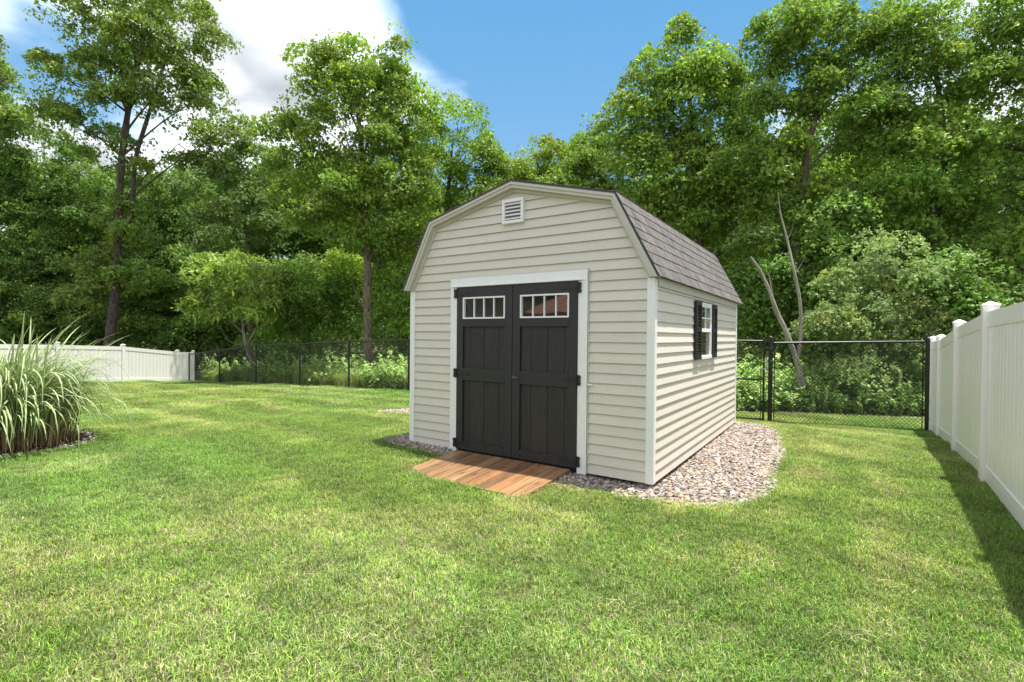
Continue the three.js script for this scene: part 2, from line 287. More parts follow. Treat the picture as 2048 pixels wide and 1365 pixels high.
  { const A = inset(.002), B = inset(.0155); for (let i = 0; i < 4; i++) { const c = [A[i], A[i + 1], B[i + 1], B[i]], z0 = -L - OG - .008, z1 = OG + .010; part('roof_deck', hexa([[c[3][0], c[3][1], z0], [c[3][0], c[3][1], z1], [c[2][0], c[2][1], z1], [c[2][0], c[2][1], z0], [c[0][0], c[0][1], z0], [c[0][0], c[0][1], z1], [c[1][0], c[1][1], z1], [c[1][0], c[1][1], z0]]), M.deck, roof); } }
  // shingles: tabs on the long slope in view, the other slopes as one part
  const grit = tex(256, 256, (u, v) => { const a = pnoise(u, v, 128, 128, 3), b = pfbm(u, v, 20, 20, 8, 3), k = 0.62 + 0.75 * (a - 0.5) + 0.5 * (b - 0.2); return [k, k * .98, k * .97]; });
  const sh = [[.152, .145, .142], [.132, .126, .125], [.17, .158, .152], [.118, .114, .115], [.16, .148, .142], [.14, .136, .137]].map(c => std(c, 0.95, { map: grit, bumpMap: grit, bumpScale: .002 }));
  const r = rng(77), rest = [];
  const slope = (p0, p1, each) => {
    const dx = p1[0] - p0[0], dy = p1[1] - p0[1], l = Math.hypot(dx, dy), t = [dx / l, dy / l]; let n = [-t[1], t[0]]; if (n[1] < 0) n = [-n[0], -n[1]];
    const rows = Math.round(l / .129), ex = l / rows, zA = OG + .012, zB = -L - OG - .010;
    for (let i = 0; i < rows; i++) {
      let z = zA, off = (i % 2) * .075 + r() * .05, first = true;
      while (z > zB + .01) {
        const w = first ? .08 + off : .148 + (r() - .5) * .035, z2 = Math.max(zB, z - w); first = false;
        const h0 = .0085 + r() * .0035, s0 = i * ex - (i ? .004 : .006) - r() * .003, s1 = (i + 1) * ex + (i < rows - 1 ? .03 : 0), h1 = .003;
        const P = (s, h, zz) => [p0[0] + t[0] * s + n[0] * h, p0[1] + t[1] * s + n[1] * h, zz];
        const g = hexa([P(s0, .001, z2 + .003), P(s0, .001, z - .002), P(s1, .001, z - .002), P(s1, .001, z2 + .003), P(s0, h0, z2 + .003), P(s0, h0, z - .002), P(s1, h1, z - .002), P(s1, h1, z2 + .003)], r() * 3, r() * 3);
        if (each) part('shingle', g, sh[Math.floor(r() * 6)], roof); else rest.push(g); z = z2;
      }
    }
  };
  slope(OUT[4], OUT[3], true); slope(OUT[3], OUT[2], false); slope(OUT[1], OUT[2], false); slope(OUT[0], OUT[1], false);
  part('shingle_courses', mergeGeometries(rest), sh[0], roof, 'stuff');

  // door casing
  part('door_casing', rbox(.655, .757, -.03, 1.868, .001, .036, .003), M.white, shed);
  part('door_casing', rbox(2.293, 2.392, -.03, 1.868, .001, .036, .003), M.white, shed);
  part('door_head', rbox(.655, 2.392, 1.8685, 1.974, .001, .038, .003), M.white, shed);
  part('drip_cap', rbox(.70, 2.34, 1.871, 1.884, .0385, .062, .003), M.white, shed);
  for (const u of [.643, 2.396]) part('channel_trim', rbox(u, u + .011, -.012, 1.985, .0005, .024, .002), M.beigeTrim, shed);
  part('channel_trim', rbox(.643, 2.407, 1.975, 1.986, .0005, .027, .002), M.beigeTrim, shed);
  // doors
  const door = (u0, u1, w0, w1, cuts, hingeU, label) => {
    const g = new THREE.Group(); g.name = 'door'; shed.add(g); const zf = .046, zb = .004;
    const rail = (n, a, b, c, d) => part(n, rbox(a, b, c, d, zb, zf, .003), M.black, g);
    rail('stile', u0, w0, .022, 1.864); rail('stile', w1, u1, .022, 1.864);
    rail('rail', w0 + .0005, w1 - .0005, .022, .112); rail('rail', w0 + .0005, w1 - .0005, .812, .952); rail('rail', w0 + .0005, w1 - .0005, 1.419, 1.507); rail('rail', w0 + .0005, w1 - .0005, 1.752, 1.864);
    const xs = [w0, ...cuts, w1];
    for (const [y0, y1] of [[.1125, .8115], [.9525, 1.4185]]) for (let i = 0; i < xs.length - 1; i++) part('plank', bx(xs[i] + .0025, xs[i + 1] - .0025, y0, y1, .006, .0245 + (i % 2) * .0012, i * .37 + u0, y0, 0), M.blackPlank[(i + (y0 > .5 ? 1 : 0)) % 3], g);
    part('plank_backing', bx(w0 + .001, w1 - .001, .1125, 1.4185, .001, .0045), M.dark, g);
    // glazing
    const f = .017;
    for (const [a, b, c, d] of [[w0, w1, 1.7345, 1.7515], [w0, w1, 1.5075, 1.5245], [w0, w0 + f, 1.525, 1.734], [w1 - f, w1, 1.525, 1.734]]) part('window_frame', rbox(a + .0006, b - .0006, c, d, .015, .053, .002), M.white, g);
    const gw = (w1 - w0 - 2 * f) / 4;
    for (let i = 1; i < 4; i++) part('muntin', rbox(w0 + f + gw * i - .006, w0 + f + gw * i + .006, 1.525, 1.734, .02, .045, .002), M.white, g);
    for (let i = 0; i < 4; i++) part('pane', bx(w0 + f + gw * i + .0065, w0 + f + gw * (i + 1) - .0065, 1.5255, 1.7335, .0285, .0285).copy(new THREE.PlaneGeometry(gw - .013, .208).translate(w0 + f + gw * (i + .5), 1.6295, .030)), M.glass, g);
    // hinges: scalloped plate on the casing, long strap on the leaf
    const s = hingeU < 1 ? -1 : 1;
    for (const y of [.09, .89, 1.80]) {
      const sh = new THREE.Shape(); const h = .05; sh.moveTo(0, -h); sh.lineTo(.03, -h); sh.lineTo(.041, -h + .016); sh.lineTo(.031, -.012); sh.lineTo(.037, 0); sh.lineTo(.031, .012); sh.lineTo(.041, h - .016); sh.lineTo(.03, h); sh.lineTo(0, h); sh.closePath();
      const pg = new THREE.ExtrudeGeometry(sh, { depth: .006, bevelEnabled: true, bevelSize: .0015, bevelThickness: .0015, bevelSegments: 1 }); if (s < 0) pg.rotateY(Math.PI); pg.translate(hingeU, y, s < 0 ? .052 : .043);
      const st = new THREE.Shape(); st.moveTo(0, -.022); st.lineTo(.13, -.014); st.lineTo(.165, -.02); st.lineTo(.19, 0); st.lineTo(.165, .02); st.lineTo(.13, .014); st.lineTo(0, .022); st.closePath();
      const sg2 = new THREE.ExtrudeGeometry(st, { depth: .004, bevelEnabled: false }); if (s > 0) sg2.rotateY(Math.PI); sg2.translate(hingeU - s * .006, y, s > 0 ? .0515 : .0475);
      const pin = new THREE.CylinderGeometry(.007, .007, .096, 8); pin.translate(hingeU - s * .001, y, .054);
      part('hinge', mergeGeometries([pg, sg2, pin].map(q => { const z = q.index ? q.toNonIndexed() : q; for (const a of Object.keys(z.attributes)) if (!['position', 'normal', 'uv'].includes(a)) z.deleteAttribute(a); return z; })), M.iron, g);
    }
    return g;
  };
  door(.759, 1.523, .851, 1.431, [.939, 1.141, 1.342], .757);
  const d2 = door(1.529, 2.291, 1.624, 2.2, [1.751, 1.949, 2.148], 2.293);
  // lever handle
  const hp = new THREE.CylinderGeometry(.017, .017, .012, 14); hp.rotateX(Math.PI / 2); hp.translate(1.552, .884, .052);
  const hl = tube([V(1.552, .884, .055), V(1.552, .884, .078), V(1.562, .884, .086), V(1.60, .8835, .086), V(1.628, .880, .084)], [.006, .006, .008, .0075, .006], 8);
  const dull = std([.16, .155, .15], .35, { metalness: .8 });
  part('handle_rose', hp, dull, d2); part('handle', hl, dull, d2);
  // gable vent
  const vent = new THREE.Group(); vent.name = 'gable_vent'; shed.add(vent);
  const v0 = 1.378, v1 = 1.650, y0 = 2.522, y1 = 2.782, f = .034;
  for (const [a, b, c, d] of [[v0, v1, y1 - f, y1], [v0, v1, y0, y0 + f], [v0, v0 + f, y0 + f + .0005, y1 - f - .0005], [v1 - f, v1, y0 + f + .0005, y1 - f - .0005]]) part('vent_frame', rbox(a, b, c, d, .004, .048, .005), M.white, vent);
  part('vent_screen', bx(v0 + f, v1 - f, y0 + f, y1 - f, .0185, .0195), std([.22, .22, .22], .9), vent);
  for (let i = 0; i < 5; i++) { const g = rbox(v0 + f + .001, v1 - f - .001, -.002, .002, -.016, .016, .0015); g.rotateX(0.75); g.translate(0, y0 + f + .02 + i * .0385, .0315); part('louver', g, M.white, vent); }
  // tie-back clip
  part('door_clip', mergeGeometries([rbox(2.40, 2.425, .838, .858, .0172, .03, .003), rbox(2.40, 2.452, .846, .862, .0302, .040, .004)]), M.white, shed);
  // side window with shutters
  const win = new THREE.Group(); win.name = 'window'; shed.add(win);
  const bxS = (n, va, vb, c, d, xa, xb, mat, r = .003) => part(n, rbox(xa, xb, c, d, -vb, -va, r), mat, win);
  const X = W - .02;
  bxS('window_frame', 1.652, 1.688, 1.062, 1.744, X, X + .029, M.white); bxS('window_frame', 2.222, 2.258, 1.062, 1.744, X, X + .029, M.white);
  bxS('window_frame', 1.6885, 2.2215, 1.712, 1.744, X, X + .029, M.white); bxS('window_sill', 1.6885, 2.2215, 1.062, 1.102, X, X + .044, M.white);
  bxS('sash_rail', 1.6885, 2.2215, 1.388, 1.43, X - .012, X + .028, M.white);
  bxS('sash_rail', 1.689, 2.221, 1.689, 1.7115, X - .02, X + .027, M.white); bxS('sash_stile', 1.689, 1.712, 1.4305, 1.6885, X - .02, X + .027, M.white); bxS('sash_stile', 2.198, 2.221, 1.4305, 1.6885, X - .02, X + .027, M.white);
  bxS('sash_stile', 1.689, 1.708, 1.1025, 1.3875, X - .03, X + .022, M.white); bxS('sash_stile', 2.202, 2.221, 1.1025, 1.3875, X - .03, X + .022, M.white);
  bxS('muntin', 1.947, 1.963, 1.4305, 1.6885, X + .008, X + .026, M.white, .002); bxS('muntin', 1.7125, 1.9465, 1.551, 1.567, X + .008, X + .026, M.white, .002); bxS('muntin', 1.9635, 2.1975, 1.551, 1.567, X + .008, X + .026, M.white, .002);
  const paneS = (va, vb, c, d, x) => { const g = new THREE.PlaneGeometry(vb - va, d - c); g.rotateY(Math.PI / 2); g.translate(x, (c + d) / 2, -(va + vb) / 2); part('pane', g, M.glass, win); };
  for (const [a, b] of [[1.7125, 1.9465], [1.9635, 2.1975]]) for (const [c, d] of [[1.431, 1.5505], [1.5675, 1.6885]]) paneS(a, b, c, d, X + .020);
  paneS(1.7085, 2.2015, 1.1025, 1.3875, X + .016);
  // a flat sheet of reddish board stored inside, close behind the lower sash
  part('stored_panel', bx(X - .16, X - .145, .7, 1.375, -2.13, -1.64), std([.16, .07, .05], .8), shed);
  for (const [a, b] of [[1.395, 1.650], [2.260, 2.500]]) {
    const s = new THREE.Group(); s.name = 'shutter'; shed.add(s); const x0 = W + .0005, x1 = W + .030;
    part('shutter_stile', rbox(x0, x1, 1.066, 1.742, -a - .042, -a, .004), M.iron, s); part('shutter_stile', rbox(x0, x1, 1.066, 1.742, -b, -b + .042, .004), M.iron, s);
    for (const [c, d] of [[1.066, 1.125], [1.385, 1.425], [1.69, 1.742]]) part('shutter_rail', rbox(x0, x1 - .001, c, d, -b + .0425, -a - .0425, .003), M.iron, s);
    part('shutter_back', bx(x0, x0 + .004, 1.126, 1.689, -b + .0425, -a - .0425), M.iron, s);
    for (const [c, n] of [[1.145, 7], [1.445, 7]]) for (let i = 0; i < n; i++) { const g = rbox(-.013, .013, -.0025, .0025, -b + .0425, -a - .0425, .002); g.rotateZ(-0.85); g.translate(x0 + .016, c + i * .036, 0); part('slat', g, M.iron, s); }
  }
}

// ------------------------------------------------------------------ ramp
{
  const wood = tex(1024, 1024, (u, v) => { // six planks' worth of growth rings and stains
    const strip = Math.floor(v * 6), w = v * 6 - strip, s = strip * 17 + 3, cx = 0.5 + 0.5 * (hash3(strip, 5, 2) - 0.5);
    const bend = 0.9 * (pnoise(u, w, 3, 1, s) - 0.5) + 0.35 * (pnoise(u, w, 7, 2, s + 1) - 0.5), dist = Math.abs(w - cx + bend * 0.35);
    const ring = 0.5 + 0.5 * Math.sin(dist * 38 + 4 * pnoise(u, w, 2, 2, s + 2) + 9 * bend), late = Math.pow(ring, 3);
    const fine = pnoise(u, v, 24, 512, 4), age = step01(0.38, 0.72, pfbm(u, v, 3, 30, 60, 4));
    let c = [mix(.42, .15, late), mix(.245, .065, late), mix(.122, .026, late)].map(q => q * (0.8 + 0.4 * fine));
    const knot = Math.exp(-(((u - 0.15 - 0.13 * strip) * 14) ** 2 + ((w - 0.4) * 5) ** 2) * 3); c = c.map((q, i) => mix(q, [.10, .05, .025][i], knot));
    return c.map((q, i) => mix(q, [.15, .10, .065][i] * (0.6 + 0.8 * fine), age * 0.6));
  });
  const wet = tex(512, 512, (u, v) => 0.35 + 0.5 * pfbm(u, v, 5, 14, 4, 4), false);
  const mats = [[1, 1, 1], [.72, .70, .68], [1.08, 1.04, .98], [.58, .58, .60], [.92, .82, .74]].map(c => std(c, 0.62, { map: wood, bumpMap: wood, bumpScale: .0012, roughnessMap: wet }));
  const rp = thing('door_ramp', 'short sloping wooden plank ramp in front of the black doors', 'ramp', [...(() => { const [x, d] = shedXY(0.78, 0); return [x, 0, -d]; })()]); rp.rotation.y = -ANG;
  const n = 11, w = 1.455 / n, len = .885, r = rng(5), y0 = .004, yb = -.062;
  for (let i = 0; i < n; i++) {
    const a = i * w + .0025, b = (i + 1) * w - .0025, zf = len + (r() - .5) * .012, t = .03, vo = r(), dy = (r() - .5) * .003, sk = -.03 / n;
    const g = hexa([[a, y0 - t, .05], [a - .03, yb - t, zf], [b - .03, yb - t, zf], [b, y0 - t, .05], [a, y0 + dy, .05], [a - .03, yb + dy, zf], [b - .03, yb + dy, zf], [b, y0 + dy, .05]]);
    // along the plank u runs once per 1.15 m; across it stays inside one strip of the print
    const P = g.attributes.position, U = g.attributes.uv, st = Math.floor(r() * 6), o = r();
    for (let k = 0; k < P.count; k++) U.setXY(k, P.getZ(k) / 1.15 + o, (st + 0.06 + 0.88 * clamp((P.getX(k) + .03 * P.getZ(k) / len - a) / (b - a))) / 6 + (P.getY(k) < yb - .01 && 0));
    part('plank', g, mats[Math.floor(r() * 5)], rp);
  }
  const green = std([.30, .30, .19], .85);
  for (const x of [.02, .72, 1.405]) part('bearer', hexa([[x, -.125, .055], [x - .025, -.155, len - .06], [x + .015, -.155, len - .06], [x + .04, -.125, .055], [x, y0 - .0315, .055], [x - .025, yb - .028, len - .06], [x + .015, yb - .028, len - .06], [x + .04, y0 - .0315, .055]]), green, rp);
}

// ------------------------------------------------------------------ gravel and planting bed
function sheet(name, poly, lift, mat, mound = 0) {
  const s = new THREE.Shape(poly.map(p => new THREE.Vector2(p[0], p[1]))); const pos = [], idx = [], g0 = new THREE.ShapeGeometry(s), P = g0.attributes.position;
  // regrid so that the sheet follows the ground
  const xs = poly.map(p => p[0]), ys = poly.map(p => p[1]), x0 = Math.min(...xs), x1 = Math.max(...xs), y0 = Math.min(...ys), y1 = Math.max(...ys), st = .09, nx = Math.ceil((x1 - x0) / st), ny = Math.ceil((y1 - y0) / st), id = new Map(), uv = [];
  const vert = (i, j) => { const k = i * 5000 + j; if (!id.has(k)) { const x = x0 + i * st, d = y0 + j * st; id.set(k, pos.length / 3); pos.push(x, groundY(x, d) + lift + mound * clamp(edgeDist(x, d, poly) / .25), -d); uv.push(x, d); } return id.get(k); };
  for (let i = 0; i < nx; i++) for (let j = 0; j < ny; j++) if (inPoly(x0 + (i + .5) * st, y0 + (j + .5) * st, poly)) { const a = vert(i, j), b = vert(i + 1, j), c = vert(i + 1, j + 1), d = vert(i, j + 1); idx.push(a, b, c, a, c, d); }
  const g = geo(pos, idx, uv); g.computeVertexNormals(); const m = new THREE.Mesh(g, mat); m.name = name; m.receiveShadow = true; m.userData.kind = 'structure'; scene.add(m); return m;
}
function instanced(name, geometry, material, list, parent = scene) { // list: [Matrix4, Color]
  const m = new THREE.InstancedMesh(geometry, material, list.length); m.name = name; m.castShadow = m.receiveShadow = true;
  list.forEach(([a, c], i) => { m.setMatrixAt(i, a); m.setColorAt(i, c); }); m.userData.kind = 'stuff'; parent.add(m); return m;
}
const MX = new THREE.Matrix4(), QT = new THREE.Quaternion(), EU = new THREE.Euler();
const place = (x, y, z, rx, ry, rz, sx, sy = sx, sz = sx) => new THREE.Matrix4().compose(V(x, y, z), new THREE.Quaternion().setFromEuler(new THREE.Euler(rx, ry, rz)), V(sx, sy, sz));
function pebble(seed) {
  const g = new THREE.IcosahedronGeometry(1, 2), P = g.attributes.position, r = rng(seed), o = r() * 50, sx = .75 + r() * .5, sy = .5 + r() * .22, sz = .75 + r() * .3;
  for (let i = 0; i < P.count; i++) { const x = P.getX(i), y = P.getY(i), z = P.getZ(i), k = 1 + .55 * (noise(x * 1.3 + o, y * 1.3 + o, z * 1.3) - .5) + .12 * (noise(x * 4 + o, y * 4, z * 4) - .5); P.setXYZ(i, x * k * sx, y * k * sy, z * k * sz); }
  g.computeVertexNormals(); g.deleteAttribute('uv'); return g;
}
{
  sheet('gravel_bed', GRAVEL, .006, std([.20, .17, .145], 1), .012);
  const r = rng(91), pal = [[.54, .43, .35], [.44, .36, .31], [.60, .50, .43], [.36, .31, .28], [.52, .36, .26], [.64, .56, .50], [.28, .26, .25], [.50, .34, .28], [.56, .47, .36], [.38, .35, .34], [.22, .20, .19], [.64, .58, .54]];
  const lists = Array.from({ length: 6 }, () => []);
  for (let layer = 0; layer < 2; layer++) for (let x = -2.7; x < 4.1; x += .0275) for (let d = 4.05; d < 10.6; d += .0275) {
    const px = x + (r() - .5) * .03, pd = d + (r() - .5) * .03, s = (.0085 + r() * .0105 + (r() < .06 ? .009 : 0)) * (layer ? 1 : 1.08), skip = r();
    if (!inPoly(px, pd, GRAVEL) || (layer && skip < .35)) continue;
    const [u, v] = [(px - S0[0]) * DU[0] + (pd - S0[1]) * DU[1], (px - S0[0]) * DV[0] + (pd - S0[1]) * DV[1]];
    if (u > .1 && u < W - .1 && v > .3 && v < L - .1) continue; if (u > .8 && u < 2.18 && v > -.88 && v < 0) continue; if (d > 9.6 && x > -.3) continue;
    const e = clamp(edgeDist(px, pd, GRAVEL) / .25), y = groundY(px, pd) + .008 + .012 * e + (layer ? .016 + r() * .01 : .004 + r() * .008);
    const c = pal[Math.floor(r() * pal.length)], k = .48 + r() * .34;
    lists[Math.floor(r() * 6)].push([place(px, y, -pd, (r() - .5) * 1.1, r() * 7, (r() - .5) * 1.1, s), lin(c[0] * k, c[1] * k, c[2] * k)]);
  }
  const stone = std([1, 1, 1], .82); const bed = thing('gravel_stones', 'loose pink and grey river pebbles around the base of the shed', 'gravel'); bed.userData.kind = 'stuff';
  lists.forEach((l, i) => instanced('pebbles', pebble(200 + i), stone, l, bed));
}
{
  sheet('planting_bed', BED, .006, std([.075, .05, .035], 1, {}), .02);
  const r = rng(17), chips = [], sto = []; const chip = new THREE.BoxGeometry(1, .22, .45); 
  for (let i = 0; i < 5200; i++) { const x = -8.4 + r() * 2.9, d = 5.3 + r() * 2.4; if (!inPoly(x, d, BED)) continue; const e = edgeDist(x, d, BED); const y = groundY(x, d) + .012 + .02 * clamp(e / .25);
    if (e < .2 && r() < .8) { const k = .35 + r() * .3; sto.push([place(x, y + .004, -d, r(), r() * 6, r(), .010 + r() * .012), lin(k, k * .93, k * .86)]); }
    else { const k = .5 + r(); chips.push([place(x, y + .006, -d, (r() - .5) * .9, r() * 6, (r() - .5) * .9, .02 + r() * .035), r() < .25 ? lin(.24 * k, .17 * k, .10 * k) : lin(.10 * k, .055 * k, .035 * k)]); } }
  const m = thing('bed_mulch', 'brown bark mulch and pale stones under the tall striped grass', 'mulch'); m.userData.kind = 'stuff';
  instanced('bark_chips', chip, std([1, 1, 1], .95), chips, m); instanced('edge_stones', pebble(300), std([1, 1, 1], .85), sto, m);
}

// ------------------------------------------------------------------ lawn
function tuft(seed, n, R, h0, h1, w, straw) {
  const r = rng(seed), pos = [], col = [], idx = [];
  for (let i = 0; i < n; i++) {
    const a = r() * 6.283, q = R * Math.sqrt(r()), x = Math.cos(a) * q, z = Math.sin(a) * q, h = h0 + (h1 - h0) * r(), dir = r() * 6.283, lean = .15 + Math.pow(r(), 1.6) * .95, ww = w * (.6 + r() * .8);
    const dx = Math.cos(dir), dz = Math.sin(dir), tx = -dz * ww / 2, tz = dx * ww / 2, dead = r() < straw, b = pos.length / 3;
    const l1 = h * .55, m = [x + dx * lean * l1 * .45, h * .52, z + dz * lean * l1 * .45], t = [x + dx * lean * h, h * (1 - lean * .32), z + dz * lean * h];
    pos.push(x - tx, -.004, z - tz, x + tx, -.004, z + tz, m[0] + tx * .85, m[1], m[2] + tz * .85, m[0] - tx * .85, m[1], m[2] - tz * .85, ...t);
    idx.push(b, b + 1, b + 2, b, b + 2, b + 3, b + 3, b + 2, b + 4);
    const v = .5 + r() * .95, hue = r(); const c = dead ? [.36 * v, .32 * v, .15 * v] : [mix(.125, .31, hue) * v, mix(.285, .385, hue) * v, mix(.032, .055, hue) * v];
    for (let k = 0; k < 5; k++) col.push(...c);
  }
  return geo(pos, idx, null, col);
}
const leafMat = (t = .4) => new THREE.MeshPhysicalMaterial({ vertexColors: true, transmission: t, thickness: 0, roughness: .93, side: THREE.DoubleSide, specularIntensity: .5, clearcoat: .55, clearcoatRoughness: .42 });
{
  const near = Array.from({ length: 7 }, (_, i) => tuft(400 + i, 125, .086, .020, .052, .0038, .12 + .05 * (i % 3))), far = Array.from({ length: 4 }, (_, i) => tuft(450 + i, 100, .15, .03, .062, .0068, .16));
  const ln = near.map(() => []), lf = far.map(() => []), r = rng(8);
  const tone = (x, d) => {
    const n = fbm(x * .55 + 4, d * .55 + 2, 1, 4), p = fbm(x * 1.9, d * 1.9, 7, 3), q = fbm(x * .22 + 9, d * .22, 3, 2);
    const dry = clamp(step01(.47, .68, n) * .75 + step01(.54, .72, p) * .75), lush = step01(.50, .66, q);
    // mowing passes: alternate lean shows as a change of tone across the yard
    const pass = Math.sin((x * .62 + d * .78 + .8 * fbm(x * .2, d * .2, 5, 2)) * 5.6 / (1 + .0 * d)), s = 1 + (d > 9 ? .16 : .10) * Math.tanh(pass * 2);
    // wheel tracks: pale flattened lines that follow the fences
    const off = (x - 4.97) * -.808 + (d - 5.18) * .589 + .12 * (fbm(x * .7, d * .7, 9, 2) - .5), offL = (x + 5.2) * .57 + (d - 16) * .82 + .3 * (fbm(x * .4, d * .4, 12, 2) - .5);
    let tr = 0; if (x > 1.2) for (const o of [.95, 1.62, 2.4]) tr += Math.exp(-Math.pow((off - o) / .13, 2)) * step01(.35, .6, fbm(x * 1.6, d * 1.6, 21, 3)); else for (const o of [-3.4, -4.5, -6.2, -8.3, -9.6, -11]) tr += .8 * Math.exp(-Math.pow((offL - o) / .16, 2)) * step01(.35, .6, fbm(x * .9, d * .9, 22, 3));
    const pale = clamp(dry + .8 * tr);
    return [mix(1.0, 1.85, pale) * s * mix(1, .88, lush), mix(1.09, 1.50, pale) * s, mix(.95, 2.5, pale) * s];
  };
  const blocked = (x, d, m) => inPoly(x, d, SHED) || inPoly(x, d, RAMP) || (inPoly(x, d, GRAVEL) && edgeDist(x, d, GRAVEL) > m) || (inPoly(x, d, BED) && edgeDist(x, d, BED) > m);
  const add = (lists, x, d, sc) => { const t = tone(x, d), k = .74 + r() * .52; lists[Math.floor(r() * lists.length)].push([place(x, groundY(x, d), -d, (r() - .5) * .25, r() * 6.283, (r() - .5) * .25, sc * (.9 + r() * .25), sc * (.75 + r() * .5), sc * (.9 + r() * .25)), lin(t[0] * k, t[1] * k, t[2] * k)]); };
  for (let d = 1.2; d < 10.4; d += .083) for (let x = -11; x < 9; x += .083) {
    const px = x + (r() - .5) * .09, pd = d + (r() - .5) * .09; if (Math.abs(px) > pd * 1.06 + 1.6) continue;
    if (!inPoly(px, pd, YARD) || blocked(px, pd, .0)) continue; add(ln, px, pd, 1);
  }
  for (let d = 10.4; d < 24.5; d += .15) for (let x = -21; x < 9; x += .15) {
    const px = x + (r() - .5) * .15, pd = d + (r() - .5) * .15; if (Math.abs(px) > pd * 1.06 + 1.6 || (px > .2 && px < 3 && pd > 10.4)) continue;
    if (!inPoly(px, pd, YARD) || blocked(px, pd, .0)) continue; add(lf, px, pd, 1);
  }
  // the mown strip beyond the gate, and longer fringe along the edges of things
  for (let i = 0; i < 2600; i++) { const x = 3.6 + r() * 7, d = 9.6 + r() * 2.3; if (inPoly(x, d, YARD) || (x - 8.0) * .5 + (d - 9.6) < -.2 || d > 12.2 - .12 * x) continue; add(lf, x, d, 1); }
  const fringe = (P, n, off) => { for (let i = 0; i < P.length; i++) { const a = P[i], b = P[(i + 1) % P.length], l = Math.hypot(b[0] - a[0], b[1] - a[1]); for (let k = 0; k < l * n; k++) { const t = r(), x = mix(a[0], b[0], t) + (r() - .5) * off, d = mix(a[1], b[1], t) + (r() - .5) * off; if (inPoly(x, d, SHED) || inPoly(x, d, RAMP)) continue; add(ln, x, d, 1.15); } } };
  fringe(GRAVEL, 26, .05); fringe(BED, 26, .06);
  const grassMat = leafMat(.38), lawn = thing('lawn_grass', 'short mown green lawn with pale dry patches', 'grass'); lawn.userData.kind = 'stuff';
  near.forEach((g, i) => instanced('grass_tufts', g, grassMat, ln[i], lawn)); far.forEach((g, i) => instanced('grass_tufts', g, grassMat, lf[i], lawn));
  console.log('lawn', ln.reduce((a, b) => a + b.length, 0), lf.reduce((a, b) => a + b.length, 0));
  // loose dry clippings left by the mower
  const cl = []; const spots = [[1.66, 2.41, .09], [1.5, 3.1, .12], [2.6, 3.3, .12], [3.3, 4.0, .12], [3.6, 4.6, .1], [2.2, 2.9, .1], [1.2, 3.5, .12], [-1.2, 3.0, .2], [-.6, 2.3, .12], [-2.2, 3.4, .2], [-3.0, 4.2, .2], [4.3, 5.6, .12], [.5, 2.6, .1], [1.9, 3.9, .1]];
  for (const [x, d, R] of spots) for (let i = 0; i < 20; i++) { const a = r() * 6.28, q = 1.2 * R * Math.pow(r(), .7), px = x + Math.cos(a) * q * 1.3, pd = d + Math.sin(a) * q * .8, k = .7 + r() * .6; cl.push([place(px, groundY(px, pd) + .022 + r() * .018, -pd, (r() - .5) * .5, r() * 6.28, (r() - .5) * .5, .025 + r() * .05, 1, .0024), lin(.42 * k, .36 * k, .20 * k)]); }
  const sh = geo([-.5, 0, -.5, .5, 0, -.5, .5, 0, .5, -.5, 0, .5], [0, 2, 1, 0, 3, 2]);
  const c = thing('grass_clippings', 'wisps of dry straw coloured clippings lying on the lawn', 'clippings'); c.userData.kind = 'stuff'; instanced('dry_blades', sh, std([1, 1, 1], .9, { side: THREE.DoubleSide }), cl, c);
}

// ------------------------------------------------------------------ white vinyl fences
const boardGeo = (() => { const s = new THREE.Shape(), w = .5, c = .05; s.moveTo(-w, -.5); s.lineTo(-w, .0); s.lineTo(-w + c, .5); s.lineTo(w - c, .5); s.lineTo(w, .0); s.lineTo(w, -.5); s.closePath(); const g = new THREE.ExtrudeGeometry(s, { depth: 1, bevelEnabled: false }); g.rotateX(-Math.PI / 2); g.scale(1, 1, -1); const i = g.index; const P = g.attributes.position; // mirror back to keep faces outward
  const a = P.array; for (let k = 0; k < P.count; k += 3) for (let q = 0; q < 3; q++) { const t = a[(k + 1) * 3 + q]; a[(k + 1) * 3 + q] = a[(k + 2) * 3 + q]; a[(k + 2) * 3 + q] = t; } g.computeVertexNormals(); return g; })();
const vinylMats = [[.89, .88, .87], [.875, .865, .855], [.90, .89, .885]].map(c => std(c, .4, { map: smudge }));
